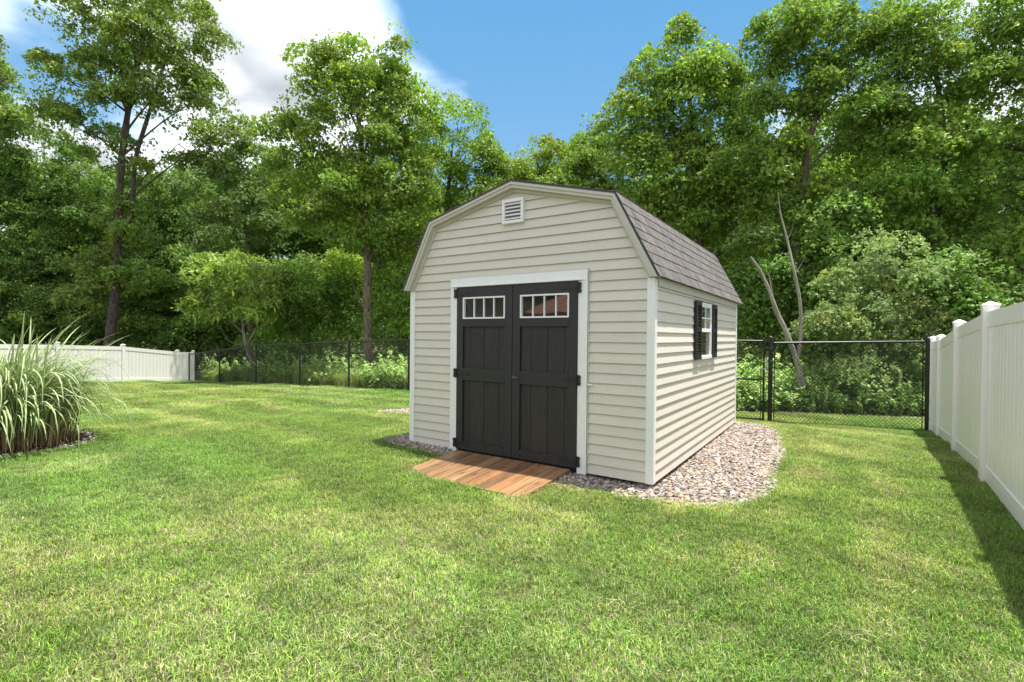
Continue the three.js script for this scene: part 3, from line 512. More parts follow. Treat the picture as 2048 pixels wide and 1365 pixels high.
function vinylFence(name, label, posts, sideSign, railTop = .10) { // posts: [x, depth, y of the ground, y of the cap]
  const f = thing(name, label, 'fence', [posts[0][0], posts[0][2], -posts[0][1]]); const O = V(posts[0][0], posts[0][2], -posts[0][1]);
  const r = rng(posts.length * 7 + 1);
  posts.forEach(([x, d, y0, y1], i) => {
    const n = posts[Math.min(i + 1, posts.length - 1)], p = posts[Math.max(i - 1, 0)], a = Math.atan2(-(-n[1] + p[1]), n[0] - p[0]);
    const g = rbox(-.064, .064, 0, y1 - y0 + .12 - .05, -.064, .064, .006), m = part('post', g, M.vinyl, f); m.position.set(x - O.x, y0 - .12 - O.y, -d - O.z); m.rotation.y = a;
    const c = mergeGeometries([new THREE.CylinderGeometry(.108, .094, .022, 4, 1), new THREE.CylinderGeometry(.012, .106, .038, 4, 1).translate(0, .0302, 0), new THREE.CylinderGeometry(.094, .091, .02, 4, 1).translate(0, -.0212, 0)]).toNonIndexed(); c.rotateY(Math.PI / 4); c.computeVertexNormals();
    const q = part('post_cap', c, M.vinyl, f); q.position.set(x - O.x, y1 - .035 - O.y, -d - O.z); q.rotation.y = a;
  });
  for (let i = 0; i < posts.length - 1; i++) {
    const A = posts[i], B = posts[i + 1], len = Math.hypot(B[0] - A[0], B[1] - A[1]), a = Math.atan2(B[1] - A[1], B[0] - A[0]), ux = (B[0] - A[0]) / len, ud = (B[1] - A[1]) / len;
    const ta = A[3] - railTop, tb = B[3] - railTop, ba = A[2] + .03, bb = B[2] + .03, s0 = .0645, s1 = len - .0645; if (s1 - s0 < .1) { continue; }
    const yT = s => mix(ta, tb, s / len), yB = s => mix(ba, bb, s / len);
    const P = (s, y, n) => [A[0] + ux * s - ud * n - O.x, y - O.y, -(A[1] + ud * s + ux * n) - O.z];
    const rail = (n, off0, off1, fy, th) => part(n, hexa([P(s0, fy(s0) + off0, -th), P(s0, fy(s0) + off0, th), P(s1, fy(s1) + off0, th), P(s1, fy(s1) + off0, -th), P(s0, fy(s0) + off1, -th), P(s0, fy(s0) + off1, th), P(s1, fy(s1) + off1, th), P(s1, fy(s1) + off1, -th)].map(q => q)), M.vinyl, f);
    rail('top_rail', -.15, 0, yT, .026); rail('bottom_rail', .0, .155, yB, .026);
    const nb = Math.max(1, Math.round((s1 - s0) / .152)), w = (s1 - s0) / nb;
    for (let k = 0; k < nb; k++) { const s = s0 + (k + .5) * w, yb = yB(s) + .12, yt = yT(s) - .12, m = part('board', boardGeo, vinylMats[Math.floor(r() * 3)], f), q = P(s, yb, 0); m.position.set(...q); m.scale.set(w - .004, yt - yb, .03); m.rotation.y = a + (sideSign < 0 ? Math.PI : 0) + Math.PI; }
  }
  return f;
}
const RF = [[8.10, 9.64, -.47, 1.38]]; { const d = [-.589, -.808]; const P0 = [7.84, 9.16]; for (let i = 0; i < 6; i++) RF.push([P0[0] + d[0] * 2.44 * i, P0[1] + d[1] * 2.44 * i, [-.45, -.29, -.16, -.15, -.15, -.14][i], [1.41, 1.60, 1.71, 1.73, 1.74, 1.75][i]]); }
vinylFence('vinyl_fence', 'tall white board fence casting a dark shadow beside the gate', RF, -1);
const LFP = [[-15.05, 23.32, -.95, .50], [-16.1, 24.0, -1.03, .525]]; LFP.splice(0, 2, [-15.35, 24.15, -1.0, .50], [-15.95, 23.9, -1.0, .525]);
{ let x = -16.75, d = 21.6; const ys = [[-.82, .82], [-.68, .93], [-.60, .99], [-.54, 1.03], [-.5, 1.06]]; for (const [a, b] of ys) { LFP.push([x, d, a, b]); x -= .72; d -= 2.33; } }
vinylFence('vinyl_fence', 'sunlit white board fence behind the tall striped grass', LFP, 1);

// ------------------------------------------------------------------ chain-link
function wires(A, B, y0a, y1a, y0b, y1b, O, rad = .0027, pitch = .072, spikes = true) {
  const len = Math.hypot(B[0] - A[0], B[1] - A[1]), ux = (B[0] - A[0]) / len, ud = (B[1] - A[1]) / len, h = Math.min(y1a - y0a, y1b - y0b), pos = [], idx = [];
  const P = (s, t, n) => { const k = s / len, y = mix(mix(y0a, y0b, k), mix(y1a, y1b, k), t / h); return [A[0] + ux * s - ud * n - O.x, y - O.y, -(A[1] + ud * s + ux * n) - O.z]; };
  const seg = (s0, t0, s1, t1, n) => { const a = P(s0, t0, n), b = P(s1, t1, n), o = pos.length / 3; const dir = V(b[0] - a[0], b[1] - a[1], b[2] - a[2]).normalize(), nn = V(-ud, 0, -ux), q = V(0, 0, 0).crossVectors(dir, nn).normalize();
    for (const p of [a, b]) for (let k = 0; k < 4; k++) { const c = Math.cos(k * Math.PI / 2) * rad, s = Math.sin(k * Math.PI / 2) * rad; pos.push(p[0] + q.x * c + nn.x * s, p[1] + q.y * c + nn.y * s, p[2] + q.z * c + nn.z * s); }
    for (let k = 0; k < 4; k++) { const i = o + k, j = o + (k + 1) % 4; idx.push(i, j, i + 4, j, j + 4, i + 4); } };
  for (let k = -Math.ceil(h / pitch); k * pitch < len; k++) { // rising wires
    let s = k * pitch, t0 = 0, e = s + h, t1 = h, b = s; if (b < 0) { t0 = -b; b = 0; } if (e > len) { t1 = h - (e - len); e = len; } if (e - b > .01) seg(b, t0, e, t1 + (spikes && e < len - .01 ? .022 : 0), .0022);
    b = s; e = s + h; t0 = h; t1 = 0; if (b < 0) { t0 = h + b; b = 0; } if (e > len) { t1 = e - len; e = len; } if (e - b > .01) seg(b, t0 + (spikes && b > .01 ? .022 : 0), e, t1, -.0022);
  }
  return geo(pos, idx);
}
function postMesh(x, d, y0, y1, r, O, parent, name = 'post') { const g = mergeGeometries([new THREE.CylinderGeometry(r, r, y1 - y0 + .1, 14).translate(0, (y1 - y0 + .1) / 2 - .1, 0), new THREE.SphereGeometry(r * 1.1, 12, 6, 0, 6.284, 0, 1.571).translate(0, y1 - y0 + .001, 0), new THREE.CylinderGeometry(r * 1.1, r * 1.1, .03, 14).translate(0, y1 - y0 - .0145, 0)]); const m = part(name, g, M.fence, parent); m.position.set(x - O.x, y0 - O.y, -d - O.z); return m; }
function chainFence(name, label, posts, R) {
  const f = thing(name, label, 'fence', [posts[0][0], posts[0][2], -posts[0][1]]), O = V(posts[0][0], posts[0][2], -posts[0][1]);
  posts.forEach(([x, d, y0, y1]) => postMesh(x, d, y0, y1 + .02, R, O, f));
  for (let i = 0; i < posts.length - 1; i++) { const A = posts[i], B = posts[i + 1];
    part('top_rail', rod(V(A[0] - O.x, A[3] - .03 - O.y, -A[1] - O.z), V(B[0] - O.x, B[3] - .03 - O.y, -B[1] - O.z), .021, 10), M.fence, f);
    part('chain_link', wires(A, B, A[2] + .03, A[3] - .01, B[2] + .03, B[3] - .01, O), M.fence, f, 'stuff'); }
  return f;
}
chainFence('chain_link_fence', 'long black chain-link fence in front of the weeds and woods', CL_LEFT, .03);
{
  const A = [5.40, 10.47, -.46, 1.325], B = [8.02, 9.66, -.47, 1.33], O = V(A[0], A[2], -A[1]);
  const f = thing('chain_link_fence', 'single black chain-link panel between the gate and white fence', 'fence', [O.x, O.y, O.z]);
  postMesh(A[0], A[1], A[2], A[3], .044, O, f, 'gate_post'); postMesh(B[0], B[1], B[2], B[3], .044, O, f, 'end_post');
  const ux = .955, ud = -.295, E = k => [A[0] + ux * k, A[1] + ud * k], a = E(.06), b = E(2.68);
  part('top_rail', rod(V(a[0] - O.x, 1.225 - O.y, -a[1] - O.z), V(b[0] - O.x, 1.285 - O.y, -b[1] - O.z), .022, 10), M.fence, f);
  part('chain_link', wires(a, b, -.43, 1.25, -.43, 1.31, O, .0029), M.fence, f, 'stuff');
  for (const q of [E(.075), E(2.66)]) part('tension_bar', bx(-.008, .008, -.42, 1.23, -.004, .004).translate(q[0] - O.x, -O.y, -q[1] - O.z), M.fence, f);
  for (const y of [-.2, .15, .5, .85, 1.12]) { for (const q of [A, B]) { const t = new THREE.TorusGeometry(.047, .006, 6, 16); t.rotateX(Math.PI / 2); t.translate(q[0] - O.x, y - O.y, -q[1] - O.z); part('band', t, M.fence, f); } }
  // gate
  const gL = [4.12, 10.86], gR = [5.28, 10.505], G = V(gL[0], -.42, -gL[1]), gt = thing('chain_link_gate', 'black chain-link gate with silver latch behind the shed corner', 'gate', [G.x, G.y, G.z]);
  const p = (q, y) => V(q[0] - G.x, y - G.y, -q[1] - G.z);
  part('gate_stile', rod(p(gL, -.40), p(gL, 1.29), .021, 10), M.fence, gt); part('gate_stile', rod(p(gR, -.40), p(gR, 1.30), .021, 10), M.fence, gt);
  part('stile_cap', new THREE.SphereGeometry(.024, 10, 8).translate(...p(gR, 1.305).toArray()), M.fence, gt);
  for (const y of [-.375, .455, 1.265]) part('gate_rail', rod(p(gL, y), p(gR, y), .019, 10), M.fence, gt);
  part('chain_link', wires([gL[0] + .02, gL[1]], [gR[0] - .02, gR[1]], -.38, 1.28, -.38, 1.28, G, .0029), M.fence, gt, 'stuff');
  part('tension_bar', bx(-.006, .006, -.36, 1.25, -.004, .004).translate(gR[0] - .055 - G.x, -G.y, -gR[1] - .012 - G.z), M.fence, gt);
  const l = new THREE.Group(); l.name = 'latch'; gt.add(l); const lx = gR[0] + .05, ld = gR[1] - .02;
  part('latch_rod', rod(p([lx, ld], .93), p([lx, ld], .62), .009, 8), M.galv, l);
  for (const y of [.83, .68]) part('latch_clamp', mergeGeometries([rbox(-.07, .02, -.012, .012, -.012, .012, .004), new THREE.TorusGeometry(.024, .007, 6, 14).rotateX(Math.PI / 2).translate(-.05, 0, .0)].map(q => { const z = q.index ? q.toNonIndexed() : q; return z; })).translate(...p([lx, ld], y).toArray()), M.galv, l);
  part('latch_fork', mergeGeometries([rbox(-.01, .07, -.01, .01, -.01, .01, .003), rbox(-.008, .012, -.05, .0, -.011, .011, .003)]).translate(...p([lx, ld], .67).toArray()), M.galv, l);
}

// ------------------------------------------------------------------ leaves, sprays and trees
function spray(seed, n, R, leaf, o = {}) { // a twig's worth of lobed leaves, spread flat
  const r = rng(seed), pos = [], idx = [], col = []; const flat = o.flat ?? .3, c0 = o.c0 || [.125, .275, .026], c1 = o.c1 || [.30, .43, .040];
  for (let i = 0; i < n; i++) {
    const a = r() * 6.283, q = R * Math.sqrt(r()), x = Math.cos(a) * q, z = Math.sin(a) * q, y = (r() - .5) * 2 * R * flat - q * q * .25 / R, l = leaf * (.5 + r() * 1.0), w = l * (o.wide ?? .95) * (.8 + r() * .4);
    EU.set((r() - .5) * 2.2 + .4, a + (r() - .5) * 2.6, (r() - .5) * 2.0, 'YXZ'); QT.setFromEuler(EU); const b = pos.length / 3, k = .08 + r() * .12;
    const P = (o.narrow ? [[0, 0, 0], [-w * .5, -k * l, l * .45], [0, -.1 * l, l], [w * .5, -k * l, l * .45]] : [[0, 0, 0], [-w * .52, -k * l * .9, l * .38], [-w * .2, 0, l * .52], [0, -.16 * l, l], [w * .2, 0, l * .52], [w * .52, -k * l * .9, l * .38]]).map(p => V(...p).applyQuaternion(QT).add(V(x, y, z)));
    for (const p of P) pos.push(p.x, p.y, p.z);
    if (o.narrow) idx.push(b, b + 1, b + 2, b, b + 2, b + 3); else idx.push(b, b + 1, b + 2, b, b + 2, b + 3, b, b + 3, b + 4, b, b + 4, b + 5);
    const h = r(), v = .7 + r() * .6, tp = r() < (o.tip || 0); for (let k2 = 0; k2 < P.length; k2++) col.push((tp ? .60 : mix(c0[0], c1[0], h)) * v, (tp ? .27 : mix(c0[1], c1[1], h)) * v, (tp ? .06 : mix(c0[2], c1[2], h)) * v);
  }
  return geo(pos, idx, null, col);
}
const foliageMat = leafMat(.5);
const SPRAYS = {
  maple: [spray(1, 23, .38, .122), spray(2, 22, .40, .125), spray(3, 25, .42, .118)],
  oak: [spray(11, 13, .38, .17, { wide: .7, c0: [.14, .265, .038], c1: [.28, .39, .055] }), spray(12, 12, .40, .17, { wide: .7, c0: [.14, .265, .038], c1: [.28, .39, .055] })],
  pale: [spray(21, 18, .30, .11, { c0: [.21, .29, .095], c1: [.36, .42, .14] }), spray(22, 18, .30, .11, { c0: [.21, .29, .095], c1: [.36, .42, .14] })],
  under: [spray(31, 19, .38, .128, { c0: [.105, .245, .032], c1: [.23, .37, .045] }), spray(32, 18, .40, .132, { c0: [.105, .245, .032], c1: [.23, .37, .045] })],
};
const barkTex = tex(256, 512, (u, v) => { const a = pfbm(u, v, 9, 5, 7, 4), b = pnoise(u, v, 26, 6, 3), l = step01(.6, .75, pfbm(u, v, 7, 9, 40, 3)); const k = .45 + .7 * (a - .3) + .5 * (b - .5); return [mix(k, 1.25, l * .45), mix(k * .98, 1.28, l * .45), mix(k * .95, 1.2, l * .45)]; });
const bark = [[.13, .105, .085], [.24, .185, .145], [.10, .085, .07], [.34, .31, .27]].map(c => std(c, .95, { map: barkTex, bumpMap: barkTex, bumpScale: .02 }));
let nSpray = 0;
function curve(pts, n) { return new THREE.CatmullRomCurve3(pts, false, 'centripetal').getPoints(n); }
/* trunk: [[px, py, radius m] ...] from the ground up, depth in metres; lobes: [px, py, rx px, ry px, density?, depth shift?] */
function tree(o) {
  const r = rng(o.seed), D = o.depth, mpp = D / FPX, T = o.trunk.map(([px, py]) => at(px, py, D)), rad = o.trunk.map(q => q[2]);
  const gy = groundY(T[0].x, D); T[0].y = Math.min(T[0].y, gy) - .05; if (o.trunk[0][1] === 0) T[0].y = gy - .05;
  const g = thing(o.name, o.label, o.category || 'tree', [T[0].x, gy, T[0].z], o.group), O = V(T[0].x, gy, T[0].z);
  T.forEach(p => p.sub(O));
  const cv = new THREE.CatmullRomCurve3(T, false, 'centripetal'), nT = 18, tp = cv.getPoints(nT), rAt = k => { const s = k * (rad.length - 1), i = Math.min(rad.length - 2, Math.floor(s)); return mix(rad[i], rad[i + 1], s - i); };
  const mat = bark[o.bark || 0];
  part('trunk', tube(tp, tp.map((_, i) => rAt(i / nT) * (1 + .35 * Math.exp(-i * .9))), 10, .3, o.seed), mat, g);
  for (const e of o.extra || []) part('trunk_fork', tube(curve(e.map(([px, py]) => at(px, py, D).sub(O)), 12), Array.from({ length: 13 }, (_, i) => { const q = i / 12 * (e.length - 1), k = Math.min(e.length - 2, Math.floor(q)); return mix(e[k][2], e[k + 1][2], q - k); }), 9, .3, o.seed + 1), mat, g);
  const br = [], kinds = SPRAYS[o.leaf || 'maple'], lists = kinds.map(() => []), dens = o.density ?? 1, tint = o.tint || [1, 1, 1];
  for (const [px, py, rx, ry, dn = 1, dz = 0] of o.lobes) {
    const C = at(px, py, D + dz).sub(O), RX = rx * mpp, RY = ry * mpp, RZ = RX * (o.deep ?? .85);
    // a limb from the trunk to this lobe
    let bi = 0; const want = C.y - RY * .4 - Math.hypot(C.x - T[0].x, C.z) * .45; for (let i = 0; i < tp.length; i++) if (tp[i].y <= Math.max(want, tp[Math.floor(nT * .25)].y)) bi = i;
    const S = tp[bi], r0 = Math.min(rAt(bi / nT) * .62, .03 + RX * .03), midp = S.clone().lerp(C, .5).add(V((r() - .5) * .4, RY * .18, (r() - .5) * .4));
    br.push(tube(curve([S, midp, C], 7), [1, .88, .76, .66, .56, .47, .38, .3].map(k => k * r0 * .8), 6));
    const vol = 4.19 * Math.pow(RX * RY * RX, 2 / 3), nC = Math.max(3, Math.round(vol * 1.0 * dens * dn));
    for (let i = 0; i < nC; i++) {
      const y = 1 - 2 * r(), a = r() * 6.283, s = Math.sqrt(1 - y * y), q = .5 + .5 * Math.pow(r(), .55), lump = .85 + .4 * noise(y * 2 + o.seed, a * 1.3, px * .01);
      const cc = V(Math.cos(a) * s * RX * q * lump, y * RY * q * lump, Math.sin(a) * s * RZ * q * lump), cr = .3 + Math.pow(r(), 1.3) * .75, n = Math.round((5 + cr * 27) * (o.full ?? 1));
      if (i % 3 === 0) br.push(tube(curve([C.clone().lerp(S, r() * .3), C.clone().add(cc.clone().multiplyScalar(.55)).add(V(0, -.1, 0)), C.clone().add(cc)], 4), [.34, .28, .2, .13, .07].map(k => k * r0 + .004), 4));
      const out = cc.clone().normalize(), lum = .74 + r() * .56, yel = (r() - .4) * .18 + (o.yellow || 0);
      for (let k = 0; k < n; k++) {
        const b = r() * 6.283, e = cr * Math.sqrt(r()), dome = Math.sqrt(Math.max(0, 1 - e * e / cr / cr)), lx = Math.cos(b) * e, lz = Math.sin(b) * e, ly = cr * (.5 + .35 * lump) * (dome * (.15 + .85 * Math.sqrt(r())) - .45) - r() * .12, p = V(C.x + cc.x + lx, C.y + cc.y + ly, C.z + cc.z + lz);
        const up = V(out.x * .35 + lx / cr * .9 + (r() - .5) * .8, .75, out.z * .35 + lz / cr * .9 + (r() - .5) * .8).normalize(); QT.setFromUnitVectors(V(0, 1, 0), up).multiply(new THREE.Quaternion().setFromAxisAngle(V(0, 1, 0), r() * 6.283));
        const sc = (o.size ?? 1) * (.75 + r() * .5), l2 = lum * (.9 + r() * .2);
        lists[Math.floor(r() * kinds.length)].push([new THREE.Matrix4().compose(p, QT, V(sc, sc, sc)), lin(tint[0] * l2 * (1 + yel), tint[1] * l2, tint[2] * l2 * (1 - yel))]); nSpray++;
      }
    }
  }
  for (const [px, py, rx, ry, dn = 1, dz = 0] of o.lobes) {
    const C = at(px, py, D + dz).sub(O), RX = rx * mpp, RY = ry * mpp, n = Math.round(4.19 * Math.pow(RX * RY * RX, 2 / 3) * 11 * dens * dn * (o.full ?? 1));
    for (let k = 0; k < n; k++) { const y = 1 - 2 * r(), a = r() * 6.283, s = Math.sqrt(1 - y * y), q = (.55 + .55 * Math.sqrt(r())) * (.8 + .45 * noise(y * 2.3 + o.seed, a * 1.7, px * .02)), p = V(C.x + Math.cos(a) * s * RX * q, C.y + y * RY * q, C.z + Math.sin(a) * s * RX * .85 * q), sc = (o.size ?? 1) * (.6 + r() * .5), l2 = .85 + r() * .35;
      QT.setFromEuler(new THREE.Euler((r() - .5) * 1.5, r() * 6.283, (r() - .5) * 1.5)); lists[Math.floor(r() * kinds.length)].push([new THREE.Matrix4().compose(p, QT, V(sc, sc, sc)), lin(tint[0] * l2 * (1 + (o.yellow || 0)), tint[1] * l2, tint[2] * l2)]); nSpray++; }
  }
  part('branches', mergeGeometries(br), mat, g);
  lists.forEach((l, i) => l.length && instanced('foliage', kinds[i], foliageMat, l, g));
  return g;
}
const woods = 'trees of the woods behind the yard';
// --- beyond the left fences
tree({ name: 'tall_oak', label: 'tallest airy oak with forked trunk above the white fence', seed: 101, depth: 25.2, leaf: 'oak', density: .55, full: .95, size: 1.15, tint: [1.05, 1.02, .95],
  trunk: [[212, 720, .26], [224, 640, .21], [232, 560, .19], [238, 430, .16], [244, 300, .14], [262, 190, .12], [285, 90, .08], [300, 20, .04]], extra: [[[234, 500, .12], [262, 420, .11], [270, 320, .10], [300, 220, .09], [330, 120, .05]], [[242, 330, .1], [255, 240, .09], [240, 130, .05]]],
  lobes: [[285, 60, 120, 75], [200, 60, 85, 70], [380, 90, 75, 90], [300, -30, 110, 60], [130, 160, 70, 55, .9], [210, 170, 80, 45, .8], [410, 190, 55, 55, .8], [330, 180, 80, 50, .8], [170, 265, 70, 45, .7], [440, 265, 55, 50, .7], [360, 285, 55, 40, .55], [100, 215, 45, 30, .6], [250, 310, 60, 35, .5], [225, 420, 42, 26, .8], [285, 460, 45, 30, .8], [200, 520, 48, 28, .9], [262, 560, 46, 26, .9], [175, 590, 40, 26, .8]] });
tree({ name: 'oak_tree', label: 'oak reaching a leafy bough in at the left edge', seed: 102, depth: 27, leaf: 'oak', density: .6, size: 1.1, trunk: [[-130, 720, .3], [-125, 450, .24], [-110, 250, .16], [-90, 80, .06]],
  lobes: [[-20, 225, 60, 45], [40, 225, 40, 28, .7], [-30, 130, 45, 40], [-120, 150, 110, 110], [-60, 300, 70, 50]] });
tree({ name: 'maple_tree', label: 'dense mid-green maple left of the oak trunk', seed: 103, depth: 29, leaf: 'under', tint: [1, 1, .95], group: woods, trunk: [[95, 720, .2], [98, 520, .16], [100, 330, .07]],
  lobes: [[90, 340, 105, 75], [20, 380, 90, 80], [150, 400, 80, 80], [60, 470, 120, 75], [0, 540, 90, 60], [140, 520, 90, 60], [60, 600, 110, 50, .7]] });
tree({ name: 'maple_tree', label: 'dark leafy tree right of the forked oak trunk', seed: 104, depth: 30, leaf: 'under', group: woods, trunk: [[350, 720, .18], [345, 540, .15], [350, 370, .06]],
  lobes: [[340, 400, 80, 60], [300, 470, 85, 70], [390, 450, 80, 70], [340, 550, 110, 65], [250, 540, 70, 60], [300, 630, 100, 45, .7]] });
tree({ name: 'locust_tree', label: 'slim feathery pale tree between the oak and the tall maple', seed: 105, depth: 26, leaf: 'pale', density: .8, size: 1.1, tint: [.72, .92, .5], trunk: [[500, 720, .15], [498, 520, .12], [480, 340, .05]],
  lobes: [[455, 260, 55, 45, .7], [490, 330, 65, 55], [440, 370, 65, 60], [520, 420, 60, 60], [460, 460, 80, 60], [540, 330, 40, 40, .8]] });
tree({ name: 'maple_tree', label: 'tall bright maple with straight bare trunk beside the shed', seed: 106, depth: 19.5, leaf: 'maple', density: .66, size: 1, yellow: .06, tint: [1.06, 1.06, .95], trunk: [[738, 752, .17], [735, 640, .15], [734, 520, .135], [728, 380, .11], [720, 260, .08], [700, 130, .03]], bark: 1,
  lobes: [[690, 95, 60, 38], [645, 125, 48, 42], [800, 105, 40, 42, .8], [765, 140, 55, 40, .8], [660, 190, 75, 50], [750, 200, 85, 55], [830, 200, 48, 55], [620, 240, 58, 45], [560, 245, 32, 26, .9], [690, 275, 85, 55], [790, 280, 80, 60], [600, 320, 75, 50], [680, 370, 85, 55], [790, 370, 75, 55], [850, 330, 45, 50], [620, 410, 75, 45], [700, 450, 70, 40], [790, 450, 60, 45], [700, 545, 50, 34, .8, 2.5], [800, 500, 45, 34, .9, 1]] });
tree({ name: 'maple_tree', label: 'round open-branched maple just left of the shed roof', seed: 107, depth: 23, leaf: 'maple', density: .6, size: .95, yellow: .05, tint: [1.05, 1.06, .95], trunk: [[888, 740, .13], [890, 520, .11], [895, 400, .09], [905, 290, .04]],
  lobes: [[910, 235, 62, 40], [960, 280, 45, 42], [870, 270, 50, 45], [930, 320, 70, 45], [985, 330, 32, 32, .8], [880, 360, 60, 45], [960, 390, 50, 35, .8], [860, 430, 50, 45], [840, 510, 45, 40]] });
tree({ name: 'understory_tree', label: 'bushy bright sapling thicket behind the long black fence', category: 'tree', seed: 108, depth: 22.3, leaf: 'maple', size: .85, tint: [.8, .88, .8], trunk: [[620, 760, .06], [618, 660, .05], [615, 560, .03]],
  lobes: [[610, 560, 80, 45], [570, 620, 70, 50], [650, 610, 70, 50], [600, 680, 90, 40], [690, 570, 45, 45, .7], [680, 680, 50, 40, .7]] });
tree({ name: 'understory_tree', label: 'leafy young tree hugging the left corner of the shed', seed: 109, depth: 20.5, leaf: 'maple', size: .85, tint: [1.05, 1.08, .95], trunk: [[800, 765, .06], [798, 660, .05], [795, 560, .025]],
  lobes: [[790, 560, 50, 45], [815, 610, 45, 45], [780, 650, 45, 40, .8], [820, 690, 40, 35, .8], [830, 560, 40, 50]] });
tree({ name: 'understory_tree', label: 'dark low tree behind the sumac near the white fence end', seed: 110, depth: 29, leaf: 'under', trunk: [[400, 760, .09], [402, 640, .07], [405, 520, .03]],
  lobes: [[400, 560, 75, 55], [350, 610, 70, 50], [440, 600, 70, 55], [390, 665, 80, 38], [470, 660, 60, 45], [500, 590, 60, 55], [290, 650, 60, 40]] });
tree({ name: 'understory_tree', label: 'shaded low tree behind the striped ornamental grass', seed: 111, depth: 28.5, leaf: 'under', trunk: [[60, 740, .09], [62, 640, .07], [60, 560, .03]],
  lobes: [[40, 600, 80, 45], [110, 620, 70, 45], [-20, 640, 60, 40], [60, 660, 90, 30], [170, 640, 60, 45]] });
// sumac leaning over the fence: long feather leaves
{
  SPRAYS.sumac = [1, 2, 3].map(k => spray(500 + k, 24, .42, .25, { narrow: true, wide: .34, flat: .3, tip: k === 3 ? .05 : 0, c0: [.20, .34, .05], c1: [.36, .48, .07] }));
  tree({ name: 'sumac_tree', label: 'small leaning sumac with feathery orange-tipped leaves at the fence', seed: 112, depth: 20.9, leaf: 'sumac', density: .62, full: .62, size: .9, tint: [1.05, 1.05, 1], bark: 3,
    trunk: [[519, 790, .085], [506, 735, .075], [492, 692, .07], [484, 640, .05], [480, 590, .03]], extra: [[[492, 692, .045], [515, 650, .04], [522, 600, .03], [530, 570, .015]], [[492, 695, .02], [455, 680, .015], [440, 655, .01]]],
    lobes: [[480, 530, 52, 28], [425, 540, 34, 22, .8], [525, 555, 36, 26], [560, 555, 20, 16, .7], [440, 585, 50, 28, .9], [500, 590, 48, 30, .8], [408, 600, 26, 18, .7], [545, 605, 30, 24, .8]] });
}
// --- centre and right, closer
tree({ name: 'maple_tree', label: 'low sunny tree crown directly behind the roof ridge', seed: 120, depth: 27, leaf: 'maple', yellow: .12, tint: [1.12, 1.08, .9], trunk: [[1075, 720, .14], [1078, 500, .1], [1080, 340, .04]],
  lobes: [[1085, 315, 52, 36], [1040, 350, 50, 34], [1120, 345, 55, 45], [1010, 385, 45, 30], [1070, 400, 80, 45], [1150, 410, 60, 50]] });
tree({ name: 'maple_tree', label: 'mid-height maple stepping down to the roof ridge', seed: 121, depth: 22, leaf: 'maple', yellow: .04, trunk: [[1205, 720, .14], [1203, 480, .11], [1200, 320, .05]],
  lobes: [[1205, 270, 45, 40], [1180, 320, 55, 45], [1230, 330, 55, 50], [1165, 380, 55, 40], [1220, 410, 70, 45], [1290, 450, 60, 45]] });
tree({ name: 'maple_tree', label: 'big rounded maple with pointed leader above the shed roof', seed: 122, depth: 17.5, leaf: 'maple', density: .95, size: .95, yellow: .05, tint: [1.03, 1.04, .95], trunk: [[1405, 760, .17], [1402, 560, .15], [1395, 400, .12], [1385, 260, .08], [1372, 90, .02]],
  lobes: [[1368, 58, 13, 24, 1.2], [1375, 110, 60, 40], [1330, 140, 50, 40], [1430, 130, 50, 40], [1300, 190, 55, 42], [1375, 185, 70, 45], [1450, 190, 55, 48], [1270, 250, 55, 45], [1345, 260, 75, 50], [1430, 265, 70, 50], [1500, 240, 45, 45], [1260, 320, 60, 50], [1340, 340, 80, 50], [1430, 350, 75, 55], [1310, 410, 75, 45], [1400, 430, 80, 50], [1480, 400, 55, 60], [1470, 490, 60, 55]] });
tree({ name: 'maple_tree', label: 'broad maple with spreading pale limbs behind the dead stems', seed: 123, depth: 15.5, leaf: 'maple', density: .9, size: .92, yellow: .03, trunk: [[1588, 775, .17], [1592, 600, .15], [1600, 460, .13], [1612, 320, .10], [1640, 200, .06], [1660, 80, .03]], bark: 1,
  lobes: [[1570, 55, 60, 35], [1640, 20, 65, 40], [1720, 30, 60, 45], [1540, 110, 55, 40], [1620, 100, 70, 45], [1700, 110, 65, 50], [1545, 185, 40, 32], [1600, 180, 55, 45], [1680, 190, 60, 45], [1565, 275, 55, 26], [1500, 300, 40, 30, .8], [1530, 345, 50, 35], [1620, 260, 45, 35, .6, 2], [1690, 270, 60, 45], [1640, 340, 60, 45, 1, 2.2], [1550, 430, 55, 40, .8], [1700, 380, 60, 50]] });
tree({ name: 'maple_tree', label: 'tall open maple with crooked trunk over the white fence', seed: 124, depth: 14.5, leaf: 'maple', density: .85, size: .9, tint: [.98, 1, 1], trunk: [[1862, 800, .15], [1862, 600, .13], [1866, 420, .11], [1890, 320, .09], [1880, 200, .07], [1860, 60, .04]], bark: 1,
  lobes: [[1850, 20, 70, 50], [1780, 70, 55, 45], [1920, 60, 60, 50], [1840, 120, 70, 45], [1770, 160, 65, 40], [1900, 160, 65, 50], [1830, 210, 65, 40], [1750, 230, 50, 35], [1790, 300, 50, 42], [1910, 250, 55, 45, .8, 1.8], [1840, 330, 55, 40, .7, 1.8], [1770, 380, 60, 40], [1930, 340, 60, 45, .8, 1.8], [1850, 430, 75, 45], [1940, 440, 70, 50]] });
tree({ name: 'maple_tree', label: 'large maple filling the upper right corner', seed: 125, depth: 13.5, leaf: 'maple', density: .8, size: .88, trunk: [[2120, 800, .17], [2118, 500, .14], [2100, 250, .09], [2080, 50, .04]],
  lobes: [[1990, 60, 65, 60], [2050, 20, 70, 60], [2000, 160, 65, 55], [2060, 150, 70, 70], [1980, 260, 60, 50, .8], [2050, 280, 70, 60], [2000, 370, 70, 55, .8], [2060, 430, 80, 60], [1990, 500, 70, 50], [2060, 560, 60, 50], [2140, 200, 90, 120], [2150, 430, 90, 90]] });
